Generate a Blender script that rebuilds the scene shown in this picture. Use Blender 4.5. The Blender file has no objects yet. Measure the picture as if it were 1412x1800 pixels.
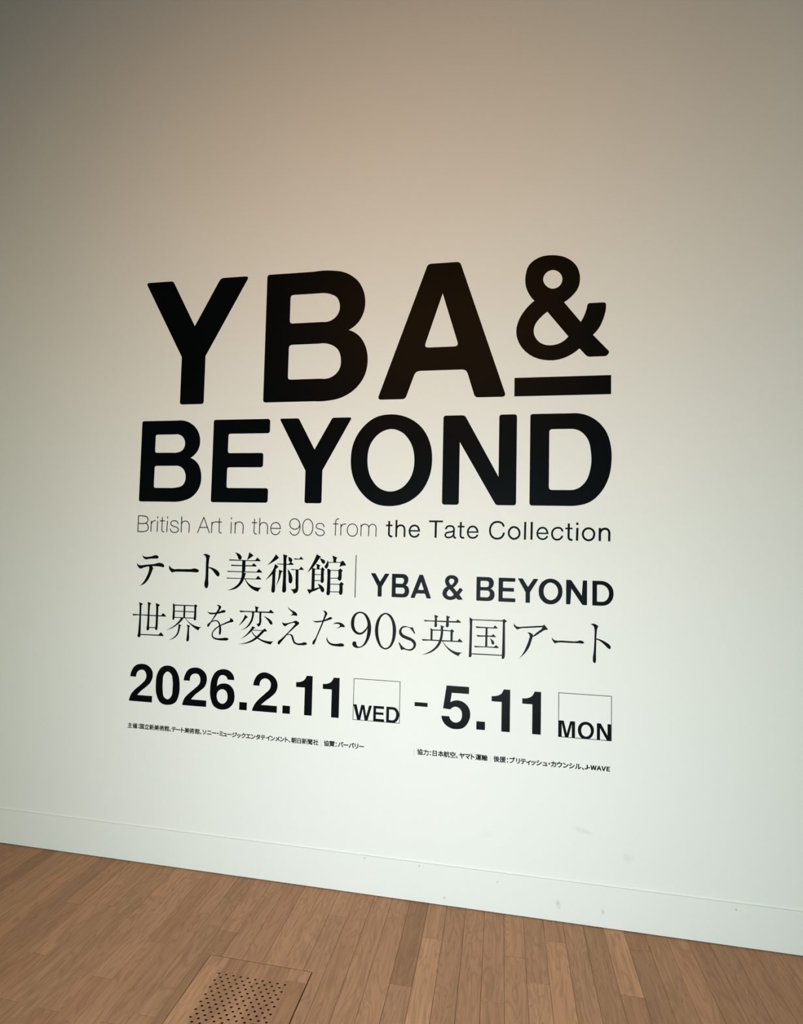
import bpy, bmesh, math, random
from mathutils import Matrix, Vector
from mathutils.geometry import delaunay_2d_cdt

# ------------------------------------------------------------------ camera
# X runs along the wall, Y into the wall (its face is y = 0), Z up from the floor
scene = bpy.context.scene
COL = scene.collection
CAM_DIST, CAM_H, FOCAL_PX = 2.2, 1.408, 970.185
ROT = [[0.983668, 0.021849, -0.178663], [0.012865, -0.998601, -0.051288], [-0.179533, 0.048152, -0.982573]]   # rows: image right, image down, view direction in (x, z, -y)
right = Vector((ROT[0][0], -ROT[0][2], ROT[0][1]))
down = Vector((ROT[1][0], -ROT[1][2], ROT[1][1]))
view = Vector((ROT[2][0], -ROT[2][2], ROT[2][1]))
cam_data = bpy.data.cameras.new('camera')
cam = bpy.data.objects.new('camera', cam_data)
COL.objects.link(cam)
cam.matrix_world = Matrix(((right.x, -down.x, -view.x, 0), (right.y, -down.y, -view.y, -CAM_DIST),
                           (right.z, -down.z, -view.z, CAM_H), (0, 0, 0, 1)))
cam_data.sensor_fit = 'VERTICAL'
cam_data.sensor_height = 24.0
cam_data.lens = FOCAL_PX * 24.0 / 1800.0
cam_data.clip_start, cam_data.clip_end = 0.01, 100
scene.camera = cam

# ------------------------------------------------------------------ world, lights, exposure
world = bpy.data.worlds.new('world')
scene.world = world
world.use_nodes = True
bg = world.node_tree.nodes['Background']
bg.inputs['Color'].default_value = (1.0, 0.80, 0.60, 1)
bg.inputs['Strength'].default_value = 0.002

def area_light(name, loc, target, sx, sy, power, color, spread=180):
    d = bpy.data.lights.new(name, 'AREA')
    d.shape = 'RECTANGLE'
    d.size, d.size_y, d.energy, d.color = sx, sy, power, color
    d.spread = math.radians(spread)
    o = bpy.data.objects.new(name, d)
    COL.objects.link(o)
    o.location = loc
    o.rotation_euler = (Vector(target) - Vector(loc)).to_track_quat('-Z', 'Z').to_euler()
    return o

# assumed cool daylight from low behind the camera, an assumed warm ceiling lamp, and added fills
area_light('assumed_low_daylight', (-0.32, -2.6, 0.68), (-0.32, 0, 0.68), 1.3, 0.9, 69.7, (0.79, 0.948, 0.995))  # unseen cool source, assumed; placed and tuned to fit the wall's brightness
area_light('assumed_ceiling_lamp', (-0.5, -2.7, 3.2), (-0.4, 0, 1.9), 2.0, 1.1, 8.8, (1.0, 0.35, 0.01))  # unseen warm source assumed overhead, tuned to warm the upper wall
area_light('added_warm_fill', (-0.5, -2.8, 3.3), (-0.4, 0, 1.9), 2.2, 1.2, 7.4, (1.0, 0.41, 0.01), 100)  # second warm fill, added to brighten the upper middle of the wall
area_light('added_sheen_fill', (0.55, -5.5, 1.75), (0.55, 0, 1.75), 1.4, 1.4, 6.5, (0.36, 0.78, 0.95), 130)  # unseen cool panel added for the bluish sheen on the black film
area_light('edge_tint_fill_right', (2.1, -2.4, 1.05), (1.3, 0, 1.0), 0.8, 1.0, 3.0, (0.12, 1.0, 0.15))  # unseen fill added to tint the right edge of the wall green
area_light('edge_tint_fill_left', (-3.4, -2.4, 0.9), (-2.6, 0, 0.8), 0.8, 1.0, 5.0, (0.65, 1.0, 0.12))  # greenish cast at the left edge comes from this added fill

vs = scene.view_settings
scene.display_settings.display_device = 'sRGB'
vs.view_transform = 'Standard'
vs.look = 'None'
vs.gamma = 1.0
vs.use_curve_mapping = False
vs.exposure = 0.0

TRACED = {
 'title': [
  ('letter', 'P -1601.5,2539.5@13 -1466.8,2539.5@8.1 -1352.3,2329.1 -1235.4,2539.5@11.4 -1101,2539.5@14.6 -1295.1,2192.6 -1295.1,1978.8@9.7 -1409.6,1978.8@9.7 -1409.6,2192.4'),
  ('letter', 'P -1017.1,2539.5@10.5 -803.6,2539.5 -726.5,2539.4~ -661.3,2524.5~ -605,2481.3~ -577.8,2417.2~ -580,2356.6~ -603.5,2309.8~ -644.7,2278.5 -603.5,2255.9~ -571,2208.8~ -559.1,2151.1~ -570.7,2082.8~ -606.5,2030.5~ -669.1,1991.9~ -733,1979.5~ -786.3,1978.8 -1017.1,1978.8@9; H -907.4,2443.6@12.2 -777.5,2443.6 -731.2,2438.2~ -700.2,2421.4~ -686.3,2388.5~ -692.1,2351.5~ -716.5,2326.6~ -758.3,2318.5 -907.4,2318.5@10.7; H -907.9,2225.7@12.1 -770.9,2225.7 -724.9,2220.5~ -690,2197.5~ -675.3,2157.7~ -682.2,2110~ -709.5,2082.8~ -758.7,2074.8 -907.9,2074.8@10.6'),
  ('letter', 'P -313.5,2539.5@10.6 -181.8,2539.5@10.6 9.9,1978.8@13.7 -113.3,1978.8@10.6 -149.1,2094@15.2 -355.9,2094@15.2 -396.5,1978.8@10.6 -514,1978.8@13.7; H -250.7,2412.2 -181.2,2189.6@15.3 -323.4,2189.6@15.3'),
  ('ampersand', 'P 185.8,2540.4~ 234,2527.2~ 272.8,2493.2~ 287.8,2441.7~ 280.3,2401.4~ 259.6,2373~ 228.3,2348.1 291.6,2266.4 305.3,2293~ 314.1,2321.9~ 317.5,2339.3@7.2 385.5,2339.3@8.7 384.9,2314.4~ 375.5,2274.7~ 359.2,2239~ 337.4,2212.9 399.2,2144.1@5.8 388.4,2127.4@7.2 317.2,2127.4@8.7 287.4,2161.7 250.8,2136~ 209,2120.7~ 166.8,2119.4~ 117.1,2133.1~ 77.5,2162.9~ 53.4,2201.2~ 45.7,2242.7~ 54.6,2283.5~ 77.9,2323.6~ 114.8,2360.5 93,2390.3~ 79.7,2428.7~ 79.3,2462.7~ 93.2,2507.1~ 131,2534.6~; H 184.9,2480.5~ 210.5,2467.6~ 221.2,2442.2~ 210.9,2415.3~ 184.1,2405~ 159.2,2418.5~ 147.6,2444.7~ 159.4,2471~; H 165.1,2313.7 245.4,2211.2 222.4,2190.1~ 187.4,2179.1~ 155.7,2181.9~ 127.1,2201.7~ 113.2,2235.8~ 119.3,2265.3~ 140.4,2292.6~'),
  ('underline_bar', 'P 41.2,2053 405,2053 405,1978.8 41.2,1978.8'),
  ('letter', 'P -1590.1,1907.4@8 -1417.6,1907.4 -1367,1901~ -1324,1869.6~ -1305.7,1827.3~ -1310.3,1781.5~ -1347.5,1741.3 -1313.3,1718.2~ -1292.9,1663.5~ -1300.4,1610.4~ -1335.7,1568.5~ -1384.7,1550.6~ -1426.2,1547.5 -1590.1,1547.5@8; H -1520.7,1845.8@8.1 -1427.4,1845.8 -1393.4,1838.3~ -1376.3,1808.9~ -1386.5,1776.7~ -1417.8,1764.6~ -1436.3,1764.6 -1520.7,1764.6@8.1; H -1519.6,1706.4@8 -1421,1706.4 -1384.6,1696.3~ -1367.2,1661.1~ -1379.5,1621.4~ -1414.1,1609.8~ -1429.1,1608.4 -1519.6,1608.4@8'),
  ('letter', 'P -1243.1,1907.4@7.7 -981.3,1907.4@9.3 -981.3,1845.4@9.3 -1171.8,1845.4@7.7 -1171.8,1761@7.7 -1007.6,1761@9.3 -1007.6,1699.2@9.3 -1172.3,1699.2@7.7 -1172.3,1609.6@7.7 -980.9,1609.6@9.3 -980.9,1547.5@9.3 -1243.1,1547.5@7.7'),
  ('letter', 'P -938.9,1907.4@7.5 -853.3,1907.4@6 -779.3,1773.7 -704.4,1907.4@6 -619.7,1907.4@9 -742.2,1685.9 -742.2,1547.5@7.5 -816.6,1547.5@7.5 -816.6,1684.5'),
  ('letter', 'P -451.6,1916.7~ -383.3,1901.6~ -327.4,1861.8~ -292.1,1800.8~ -281,1732.8~ -291.6,1657.7~ -327.3,1593.7~ -383.4,1553.4~ -450.5,1539.1~ -512,1548.3~ -568.5,1589.8~ -608.1,1654.9~ -620.5,1730.5~ -609,1803.9~ -571.8,1865.4~ -518.4,1905.6~; H -450.2,1856~ -407.4,1841.6~ -372,1801.6~ -353.6,1729.4~ -371,1650~ -406.1,1612.1~ -451.9,1598.9~ -494.8,1611.6~ -530.9,1651.9~ -549.3,1726.3~ -533.2,1803.2~ -495,1842.8~'),
  ('letter', 'P -238.1,1907.4@8.8 -152,1907.4@8.8 -16.1,1659.6 -16.1,1907.4@8.8 52.8,1907.4@8.8 52.8,1547.5@8.8 -24.8,1547.5@7.4 -170.7,1799.5 -170.7,1547.5@8.8 -238.1,1547.5@8.8'),
  ('letter', 'P 103.9,1907.4@8.4 259.2,1907.4 300.6,1903.7~ 348.6,1880.5~ 386.1,1836.9~ 405.2,1776~ 407.4,1719.1~ 396.8,1655.2~ 370.1,1601.9~ 329.8,1564~ 282.2,1549.3~ 254.8,1547.5 103.9,1547.5@8.4; H 176.6,1846.5@9.8 252.8,1846.5 287.3,1839.7~ 318.3,1809~ 332.2,1755.1~ 330.5,1690.7~ 312.4,1640.8~ 285.2,1615.7~ 251,1608.8 176.6,1608.8@9.8'),
 ],
 'subtitle': [
  ('letter', 'S 4.1 -1588.6,1414.3 -1588.2,1482.4; S 4.1 -1590.1,1482.3 -1561.5,1482.8~ -1547,1479.3~ -1541,1467.6~ -1544.7,1455.8~ -1555.1,1450.7~ -1588.5,1450.2; S 4.1 -1557.5,1450.7 -1543,1446.2~ -1538.2,1434.1~ -1541.8,1420.6~ -1555.8,1415~ -1590.7,1414.3'),
  ('letter', 'S 4 -1524.4,1414.5 -1524.4,1462.5; S 4 -1524.2,1447.6 -1517.6,1458.8~ -1503.6,1462.9'),
  ('letter', 'S 4 -1494.2,1414 -1493.7,1463; S 4 -1494,1473.3 -1493.7,1482.6'),
  ('letter', 'S 4 -1471.7,1479.3 -1471.2,1425.1 -1468,1416.7~ -1459.1,1415.8; S 4 -1482.9,1462.6 -1458.9,1462.9'),
  ('letter', 'S 4 -1446.8,1414.5 -1445.9,1463.8; S 4 -1446.1,1474 -1445.8,1483.3'),
  ('letter', 'S 4 -1394.2,1449.8 -1399.3,1460.9~ -1412.3,1464.3~ -1424.9,1460.9~ -1429.2,1451.3~ -1423,1442.9~ -1408.8,1438.5~ -1395.7,1432.8~ -1391.4,1424.5~ -1397.3,1415.9~ -1410.4,1412.9~ -1424.1,1417.1~ -1430.5,1429.5'),
  ('letter', 'S 4 -1378,1413.7 -1377.9,1483.9; S 4 -1378.6,1447.9 -1371.5,1460.3~ -1357.8,1463.7~ -1346,1459~ -1340.4,1446.5~ -1340.4,1435.9 -1341,1413.4'),
  ('letter', 'S 3.9 -1300.2,1413.2 -1272.8,1482.2; S 3.9 -1272.8,1482.2 -1244,1413.6; S 3.9 -1291,1437.2 -1254.5,1437.9'),
  ('letter', 'S 3.9 -1234,1414.3 -1234,1462.5; S 3.9 -1233.8,1447.3 -1228.2,1458.8~ -1219.3,1462.3~ -1208,1462.3'),
  ('letter', 'S 3.9 -1199.6,1479.1 -1199,1426 -1195.5,1416.7~ -1186.9,1415.2; S 3.9 -1209.1,1462.3 -1187.2,1462.6'),
  ('letter', 'S 3.9 -1144,1413.5 -1143.3,1464; S 3.9 -1144.2,1473.7 -1143.6,1483.5'),
  ('letter', 'S 3.9 -1125.3,1413.9 -1125.4,1463.6; S 3.9 -1125.3,1448.1 -1118.6,1460.6~ -1107.2,1464.1~ -1094.8,1460~ -1088.8,1448.7~ -1088.4,1436.3 -1089.3,1413.6'),
  ('letter', 'S 3.8 -1037.4,1478.4 -1038.2,1427 -1034.7,1416.3~ -1025.2,1413.8; S 3.8 -1049.6,1461.8 -1024.7,1462.2'),
  ('letter', 'S 3.8 -1013.7,1413 -1013.4,1482.5; S 3.8 -1013.2,1446.9 -1006.7,1460~ -994.1,1463.3~ -983,1458.7~ -977.8,1447.6~ -977.7,1438.3 -977.5,1413.4'),
  ('letter', 'S 3.8 -962.1,1439.2 -919.8,1439.2 -922.6,1451.6~ -929.9,1461.3~ -941.9,1464.1~ -954.7,1459.2~ -962,1448.9~ -963.1,1437.6~ -959.8,1424.4~ -952.1,1415.7~ -940.8,1413.1~ -928.4,1417.6~ -921.4,1429.2'),
  ('digit', 'R 3.8 -856.3,1481.2~ -843.3,1476.3~ -835.4,1463.2~ -835.4,1451.1~ -843.2,1441.2~ -855.9,1437.5~ -868.9,1441.3~ -877.2,1451.4~ -878.2,1463.5~ -872.2,1475.9~; S 3.7 -837.8,1470.3 -834,1459.2~ -833.6,1441~ -837.4,1425.7~ -846.7,1415.4~ -857.3,1412.5~ -869.2,1417~ -877.1,1429'),
  ('digit', 'R 3.7 -799.8,1480.6~ -786.9,1475.1~ -778.5,1462.2~ -776.5,1447.1~ -779.2,1429.9~ -787.2,1417.6~ -798.7,1413.3~ -810.5,1417.1~ -819.1,1431.1~ -821.1,1447.3~ -818.8,1463.5~ -811.3,1475.8~'),
  ('letter', 'S 3.7 -728.1,1448.9 -732.5,1459.9~ -744.8,1464.1~ -757.3,1460.5~ -762.3,1451.3~ -756.8,1443.4~ -744,1439.6~ -731.3,1434.8~ -726.2,1425.9~ -730.7,1416.7~ -744.3,1412.8~ -757,1417.2~ -764.1,1429.5'),
  ('letter', 'S 3.7 -663.8,1482.9 -672.1,1482.6~ -677.1,1475.9~ -677.9,1465.8 -678.2,1413.8; S 3.7 -689.2,1462.6 -665.9,1463'),
  ('letter', 'S 3.7 -655.2,1414.7 -654.9,1463.2; S 3.7 -654.9,1448.2 -649.6,1458.7~ -641.5,1462.4~ -633.2,1463'),
  ('letter', 'R 3.6 -605.4,1464~ -591.9,1458.3~ -585,1445.5~ -584.7,1433.6~ -590.8,1419.6~ -605.1,1413.3~ -619.6,1419~ -627.2,1432.8~ -626.9,1445.7~ -619.7,1458.8~'),
  ('letter', 'S 3.6 -569.2,1414.5 -568.9,1463.3; S 3.6 -569.1,1448.8 -563.3,1460.4~ -553.1,1463.5~ -542.9,1460.7~ -537,1452.3~ -536.4,1446.4 -537.2,1414.7; S 3.6 -536.4,1448.4 -529.6,1460.8~ -519.6,1463.7~ -510.3,1459.7~ -506,1449.9~ -505.9,1443 -506.4,1413.8'),
  ('letter', 'S 7.5 -451.9,1478.7 -452.1,1428.5 -449.1,1418.7~ -437.4,1416.6; S 6.6 -464.9,1460.3 -438,1460.8'),
  ('letter', 'S 7.5 -421.8,1413.8 -421.5,1483.1; S 7.1 -421.4,1442.8 -415,1457.7~ -401.5,1461.8~ -391.4,1456.7~ -387.8,1445.4~ -387.6,1437.6 -387.9,1414.5'),
  ('letter', 'S 5.9 -365.3,1440.4 -324.7,1440.4; S 7.1 -328.2,1438.3 -330,1449.4~ -336.1,1458.6~ -347.6,1462~ -359.7,1457.6~ -366.4,1445.8~ -366.7,1434.1~ -362.4,1423.4~ -354.5,1417.4~ -346.6,1416.2~ -335.6,1419.7~ -328.8,1429.4'),
  ('letter', 'S 7 -288.4,1479.7 -232.5,1480.2; S 8.5 -260.7,1479.7 -261.2,1414.3'),
  ('letter', 'S 6.9 -220.4,1448.7 -216.7,1458.1~ -204.3,1462.5~ -192.7,1459.8~ -187.9,1451.3~ -188.1,1443.6 -188.6,1424.3 -185.8,1417.1~ -179,1415.9; S 6.5 -188.4,1445.9 -193.3,1441~ -206.7,1437.8~ -219.2,1433.3~ -222.5,1425.5~ -218.9,1418.7~ -210.2,1416.2~ -198.7,1418.9~ -191.1,1425.2~ -188.9,1433.9'),
  ('letter', 'S 7.3 -160.9,1479 -161.9,1426.8 -158.9,1418.8~ -147.3,1417.5; S 6.3 -173.4,1460.6 -146.3,1461'),
  ('letter', 'S 5.7 -133.9,1439.6 -91,1440.1; S 6.9 -94.7,1438.1 -97,1450.1~ -103.8,1459.1~ -113.7,1462.2~ -124.7,1458.6~ -132.1,1447.5~ -133.3,1436.9~ -129.8,1425.5~ -122.1,1418.4~ -112.6,1416.9~ -102.2,1420~ -94.6,1429.7'),
  ('letter', 'S 7.5 6.6,1463.4 2.4,1473.7~ -7,1480.2~ -18.2,1481.9~ -33.2,1477.3~ -43.3,1464.4~ -46.3,1448.2~ -42.9,1431.1~ -32.4,1419.4~ -18.3,1415.9~ -4.3,1419.6~ 3.9,1428.3~ 7.3,1440.1'),
  ('letter', 'R 7.5 46.6,1462.6~ 58.3,1458.6~ 66.3,1447.4~ 67.4,1437.1~ 62.4,1423.8~ 53.2,1417.8~ 46.8,1416.5~ 35.6,1420.4~ 27.5,1431.6~ 26.3,1440.1~ 29.7,1452.4~ 37.9,1460.7~'),
  ('letter', 'S 7.8 89,1483.6 88.2,1414'),
  ('letter', 'S 8.2 113.7,1484 113,1414.6'),
  ('letter', 'S 5.5 135.5,1440 176.6,1440.2; S 6.6 172.6,1438.1 170.9,1450.4~ 164.5,1459.2~ 154.4,1462.2~ 143.6,1458.3~ 136.4,1447.8~ 135,1437.5~ 138.4,1426.4~ 146.7,1419.4~ 155.4,1417.7~ 165.7,1421~ 173.1,1430.3'),
  ('letter', 'S 7 228.9,1448.7 224.5,1458.8~ 216.7,1462.6~ 209.5,1462.7~ 197.8,1457.4~ 191.1,1447~ 190.4,1435.8~ 194.5,1424.2~ 202.7,1417.8~ 210.8,1417.1~ 220.6,1420.6~ 228.6,1432.9'),
  ('letter', 'S 8 252.5,1480.1 251.6,1429.6 255,1420.1~ 266.3,1417.9; S 6 239.2,1460.6 266.3,1461.1'),
  ('letter', 'S 8.3 284.1,1464 282.8,1414.6; S 8.4 284,1484 283.7,1474.7'),
  ('letter', 'R 7.6 325.4,1462.9~ 336.9,1459.1~ 344.9,1448.2~ 345.5,1438~ 341,1425.1~ 331.8,1418.4~ 324.8,1417~ 313.3,1421.2~ 305.3,1432.6~ 304.1,1440.9~ 307.8,1453~ 316.6,1461.1~'),
  ('letter', 'S 8.6 366.1,1415.2 366.2,1464.7; S 8.2 366.9,1444.9 372.9,1457.3~ 384.3,1462.3~ 394.8,1459.2~ 400.1,1449.2~ 400.4,1441.9 399.8,1414.8'),
 ],
 'museum': [
  ('character', 'P -1560.7,1311.4 -1555.5,1306.4~ -1547,1303.5~ -1531.9,1303.7~ -1512.6,1307.1~ -1498.7,1311.8~ -1488.1,1310.6~ -1481.1,1303.5~ -1484.9,1298~ -1498,1296.7~ -1522.7,1295.2~ -1545.6,1292.7~ -1554.7,1298~; P -1585.8,1277.1 -1580.9,1269.3~ -1570.9,1265.6~ -1539.1,1268.9~ -1500.4,1273.3~ -1474.3,1278.8~ -1460.1,1275.3~ -1451.8,1266.8~ -1454.1,1260.9~ -1468.2,1261.9~ -1492.9,1263.5~ -1510.5,1263 -1531.6,1260.9 -1550.9,1256.2~ -1568.1,1250.5~ -1577.6,1256.6~ -1585.4,1269.2~; P -1526.5,1264.6 -1513.3,1265 -1504.8,1255.4 -1510.3,1241.2~ -1519,1218.7~ -1530.4,1199.3~ -1547.3,1183.6~ -1567.3,1174.9 -1551.2,1190.6~ -1536.5,1215~ -1527.8,1235.9~ -1524.8,1251.9~'),
  ('character', 'P -1426.6,1269.2 -1421.9,1261.4~ -1410.3,1255.1~ -1390.5,1254.5 -1350.7,1255.3 -1319.8,1256.7~ -1308.5,1259.6~ -1296.7,1257.7~ -1286.1,1249.6~ -1290.2,1244.2~ -1300.4,1242.9~ -1319.3,1243.9 -1367.5,1243.4 -1393.4,1242.6 -1403.7,1241.5~ -1412.8,1238.8~ -1422.2,1245.6~ -1429,1259.6~'),
  ('character', 'P -1270.3,1319.2 -1259.5,1323.8~ -1245.7,1320.6~ -1237.1,1316.2~ -1239.2,1306~ -1241.4,1287.2~ -1241.6,1263.8 -1241,1217.2 -1239.9,1189.3~ -1243.2,1179.1~ -1248.1,1176.1~ -1254.2,1179.4~ -1258.1,1191.7~ -1254.9,1216.7~ -1254.2,1247.9 -1254.8,1294.6 -1255.8,1308.6~ -1260.8,1316~; P -1243.5,1267.7 -1229.9,1266.5~ -1211,1260.1~ -1195.5,1250.5~ -1189.1,1239.1~ -1191.3,1230.5~ -1197.1,1228.8~ -1204.9,1233.9~ -1215.5,1246~ -1227.8,1258~ -1243.3,1263.8'),
  ('character', 'P -1122.5,1333.2 -1109.1,1330.9~ -1095.5,1323.1~ -1089.8,1312.4~ -1093.1,1304.6~ -1098,1302.9~ -1103.9,1305.9~ -1109.4,1317.3~ -1115.6,1327.2~; P -1056.7,1336.4 -1035.6,1322.4 -1062.4,1303.9 -1066.5,1301.5 -1059.8,1320.2~; P -1148,1303.1 -1126.3,1302.9 -1066.5,1302 -1028.6,1302.6 -1018.4,1314.9 -1003.5,1301 -1005.5,1299.1 -1061.4,1298.6 -1146.2,1298.2; P -1138.8,1281.2 -1113.8,1280.6 -1042.6,1280.7 -1034.7,1290.5 -1020.4,1279.1 -1022.7,1276.4 -1072.1,1276 -1136.1,1275.6; P -1154.5,1254.5 -1129.4,1253.7 -1021.1,1254.3 -1010.6,1267.2 -994,1253.2 -996.4,1251.3 -1071.2,1250.4 -1151.8,1249.6; P -1156.7,1225.5 -1131.6,1224.8 -1022.5,1225.2 -1013.1,1238 -997.1,1224.1 -999.5,1222.2 -1071.7,1221.8 -1154,1221.3; P -1086.8,1299.4 -1071.7,1299.8 -1072,1251.4 -1086.9,1250.9; P -1087.4,1254.8 -1087.2,1237.9~ -1090.7,1220.8~ -1102.3,1200.5~ -1121.7,1184.4~ -1152.8,1171.7 -1132.9,1173.5~ -1109.9,1181~ -1090.6,1197~ -1078.1,1216.7~ -1072.2,1233.7~ -1071.1,1239.2 -1067.3,1244.7 -1076.9,1249.3; P -1072.6,1222.2 -1069.3,1222.3 -1063.1,1213.4~ -1049.5,1200.8~ -1031.1,1191.6~ -1014.6,1188.4~ -993,1188.9 -1001.3,1184.3~ -1009.8,1171 -1027.2,1175.7~ -1047.4,1187.9~ -1062.8,1204.9~'),
  ('character', 'P -935.8,1330.9 -921.3,1316.3 -945.5,1298.9~ -975,1282.8 -953.8,1304~; P -938.4,1290.3 -921.3,1278 -928.4,1273.8~ -936.2,1263.4~ -948.6,1247~ -980.1,1219.8 -964.5,1238.9~ -946,1266.9~; P -948.8,1254.6 -941.9,1265.5 -930.9,1261 -935.4,1256.3 -935.7,1212.5 -935.5,1176.1~ -939.4,1169.9~ -946.6,1169.7~ -950.5,1173.3~ -948.9,1212.1; P -903.8,1331.7 -883.5,1326.2 -886.5,1321.1 -888,1317.2~ -888.2,1274.8 -887.4,1214.2 -886.5,1178~ -891.1,1172.1~ -897.5,1171.6~ -902,1174.4~ -901.1,1228.9 -901.1,1289.5 -901.9,1315.3; P -881.3,1320.5 -872,1318.9~ -863.7,1312.6~ -862.4,1305.8~ -865.7,1299.7~ -871.3,1299.5~ -877.1,1303.9~ -879,1312.9~; P -929.9,1292 -912.9,1291.5 -879.1,1291.7 -869.7,1299.6 -864.9,1298.2 -855,1290.2 -859.7,1288 -907.9,1287.5 -929,1289.2; P -920.4,1266.5 -900.6,1260.7 -900.5,1259.2 -906.6,1257.2~ -915.6,1228.4~ -931.4,1195.2 -923.5,1223.6~ -920.2,1246.4~; P -882.9,1271.1 -869.9,1257.2~ -861.4,1240.8~ -859.4,1221.3~ -862.1,1213.6~ -867.9,1210.7~ -874.1,1214~ -876,1222.2~ -877.5,1244.8~; P -855.4,1315.9 -831.1,1314.7 -825.3,1324 -811.9,1311.8 -853.3,1310.6; P -867.5,1270.9 -832,1270.2 -822.8,1282.1 -808.9,1268.9 -865.4,1266.7; P -846.3,1268.5 -833.6,1268.9 -832.6,1216.2 -832.5,1186.1~ -836.1,1176.2~ -843.1,1171.4~ -852.3,1168.1 -854.4,1174.7~ -859.4,1181.3~ -868.4,1188.5 -853.2,1187.6~ -846.1,1190.1~ -845.4,1215.7'),
  ('character', 'P -756.1,1335.4 -736.2,1325.4 -742.3,1320.8 -749.8,1309.3~ -769.5,1281.7~ -796.4,1257.5 -780.6,1282.8~ -765.7,1311.8~; P -743.1,1319.2 -731.2,1316.6~ -720,1309.4~ -718.6,1304.2~ -721.2,1298.1~ -727.5,1297.2~ -732.3,1300.8~ -737.3,1309.6~; P -758.1,1297 -738.2,1290.1 -742.8,1284 -742.5,1274.3 -754.3,1273.9 -754.6,1285.1~; P -774.9,1280 -761.4,1275.2 -762.1,1271.4 -762,1192 -762.6,1188.3 -775.3,1188.5 -775.2,1236.5; P -764.5,1274.6 -733.9,1275.6 -733.8,1273 -763.7,1272.1; P -735.5,1276 -730.2,1283.6 -719.2,1272.7 -722.7,1268.1 -723.1,1245.7 -722.9,1223.3~ -726.7,1218~ -732.1,1217.8~ -735.9,1222.9 -735.6,1252.8; P -764.6,1253 -734,1253.3 -733.9,1250.3 -764.5,1249.6; P -764.7,1228.1 -734,1228.6 -733.9,1225.6 -764.6,1224.8; P -794.2,1189.3 -774.5,1189.3 -762,1193.5~ -738.7,1200.1 -737,1196.7 -758.6,1184.7~ -775.7,1177.3~ -782.6,1169.5 -785,1173.2~; P -748.5,1214.2 -737.4,1210.1~ -724.6,1200.9~ -719.3,1190.6~ -720.9,1182.4~ -727.1,1179.2~ -732.7,1183.4~ -738.5,1194.4~; P -689.4,1332.2 -665.8,1323.9 -670.4,1319.8 -671.5,1314.5 -671.5,1304.1 -683.9,1303.7 -685.2,1320.1~; P -709.2,1313.4 -705.8,1306.8~ -703.6,1295.6~ -706.7,1283.6~ -712.8,1277.4~ -719.2,1281~ -720.6,1286.2~ -716.4,1293.8~ -711.2,1302.9~; P -707.4,1305 -652.1,1305.8 -643.8,1312.6 -635.8,1305.1~ -629.4,1295.6 -630.8,1291.6 -641.6,1291.2~ -657.3,1285.1 -652.8,1302.7 -705.7,1301.9; P -708.9,1278.3 -698.7,1274.9 -693.9,1272 -694.6,1254.1 -694.3,1179.7~ -696.4,1170.7~ -703.3,1167.7~ -708.9,1171.7~ -708.5,1186.6~ -707.2,1246.2; P -696.2,1272 -659.7,1272.8 -659.6,1269.4 -696.1,1269; P -661.3,1272.8 -652.9,1280 -641.1,1270.5 -646.4,1266.1 -646.4,1240.9~ -647.8,1233.4~ -654.6,1229~ -660.9,1232.9~ -660.2,1247.8; P -696.1,1239.9 -659.6,1240.9 -659.5,1237.7 -696,1236.9; P -696.1,1215.8 -654.2,1216.5 -654.1,1213.1 -696,1212.4; P -655.3,1216.5 -647.5,1225.2 -635.7,1216.8 -641,1211.4 -640.5,1184.7~ -642.3,1175.8~ -649.1,1171.4~ -654.6,1175.3~ -654.4,1196.1; P -696,1184.5 -654.1,1185.4 -654,1182 -695.9,1181.1'),
 ],
 'rule': [
  ('rule', 'S 3.5 -587,1336.5 -587.5,1163'),
 ],
 'smalltitle': [
  ('letter', 'P -523.1,1264.8@1.6 -503.9,1264.8@1.6 -484.4,1232@0.8 -463.7,1264.8@1.6 -445.7,1264.8@2.4 -476.5,1211.2 -476.5,1171.3@2.4 -493.1,1171.3@2.4 -493.1,1211.6'),
  ('letter', 'P -435,1265.3@2 -392,1265.3 -382.1,1264.1~ -371,1255.7~ -367.8,1244.2~ -370.5,1230.6~ -378.2,1220.6 -369.2,1215.2~ -364,1201.8~ -365.6,1186.3~ -374.2,1175.3~ -388,1171.9~ -397.8,1171.6 -435,1171.6@2.3; H -418.9,1249.5@2.7 -395.6,1249.5 -387.6,1246.4~ -385.9,1237.8~ -389.2,1228.6~ -397.1,1226.3 -418.9,1226.3@2.7; H -419,1210.7@2.7 -391.8,1210.7 -383.8,1206.9~ -381.7,1199.2~ -384.4,1189.4~ -392.2,1186 -419,1186@2.7'),
  ('letter', 'P -323.1,1265.1@2.3 -308.4,1265.1@2.7 -274.4,1171.9@2.7 -292.9,1171.9@2.7 -299.1,1190.2@3.1 -334.2,1190.2@3.1 -340.7,1171.5@2.7 -358,1171.5@2.7; H -315.6,1236.8@1.9 -303.9,1204.7@2.7 -327.7,1204.7@2.7'),
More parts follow.
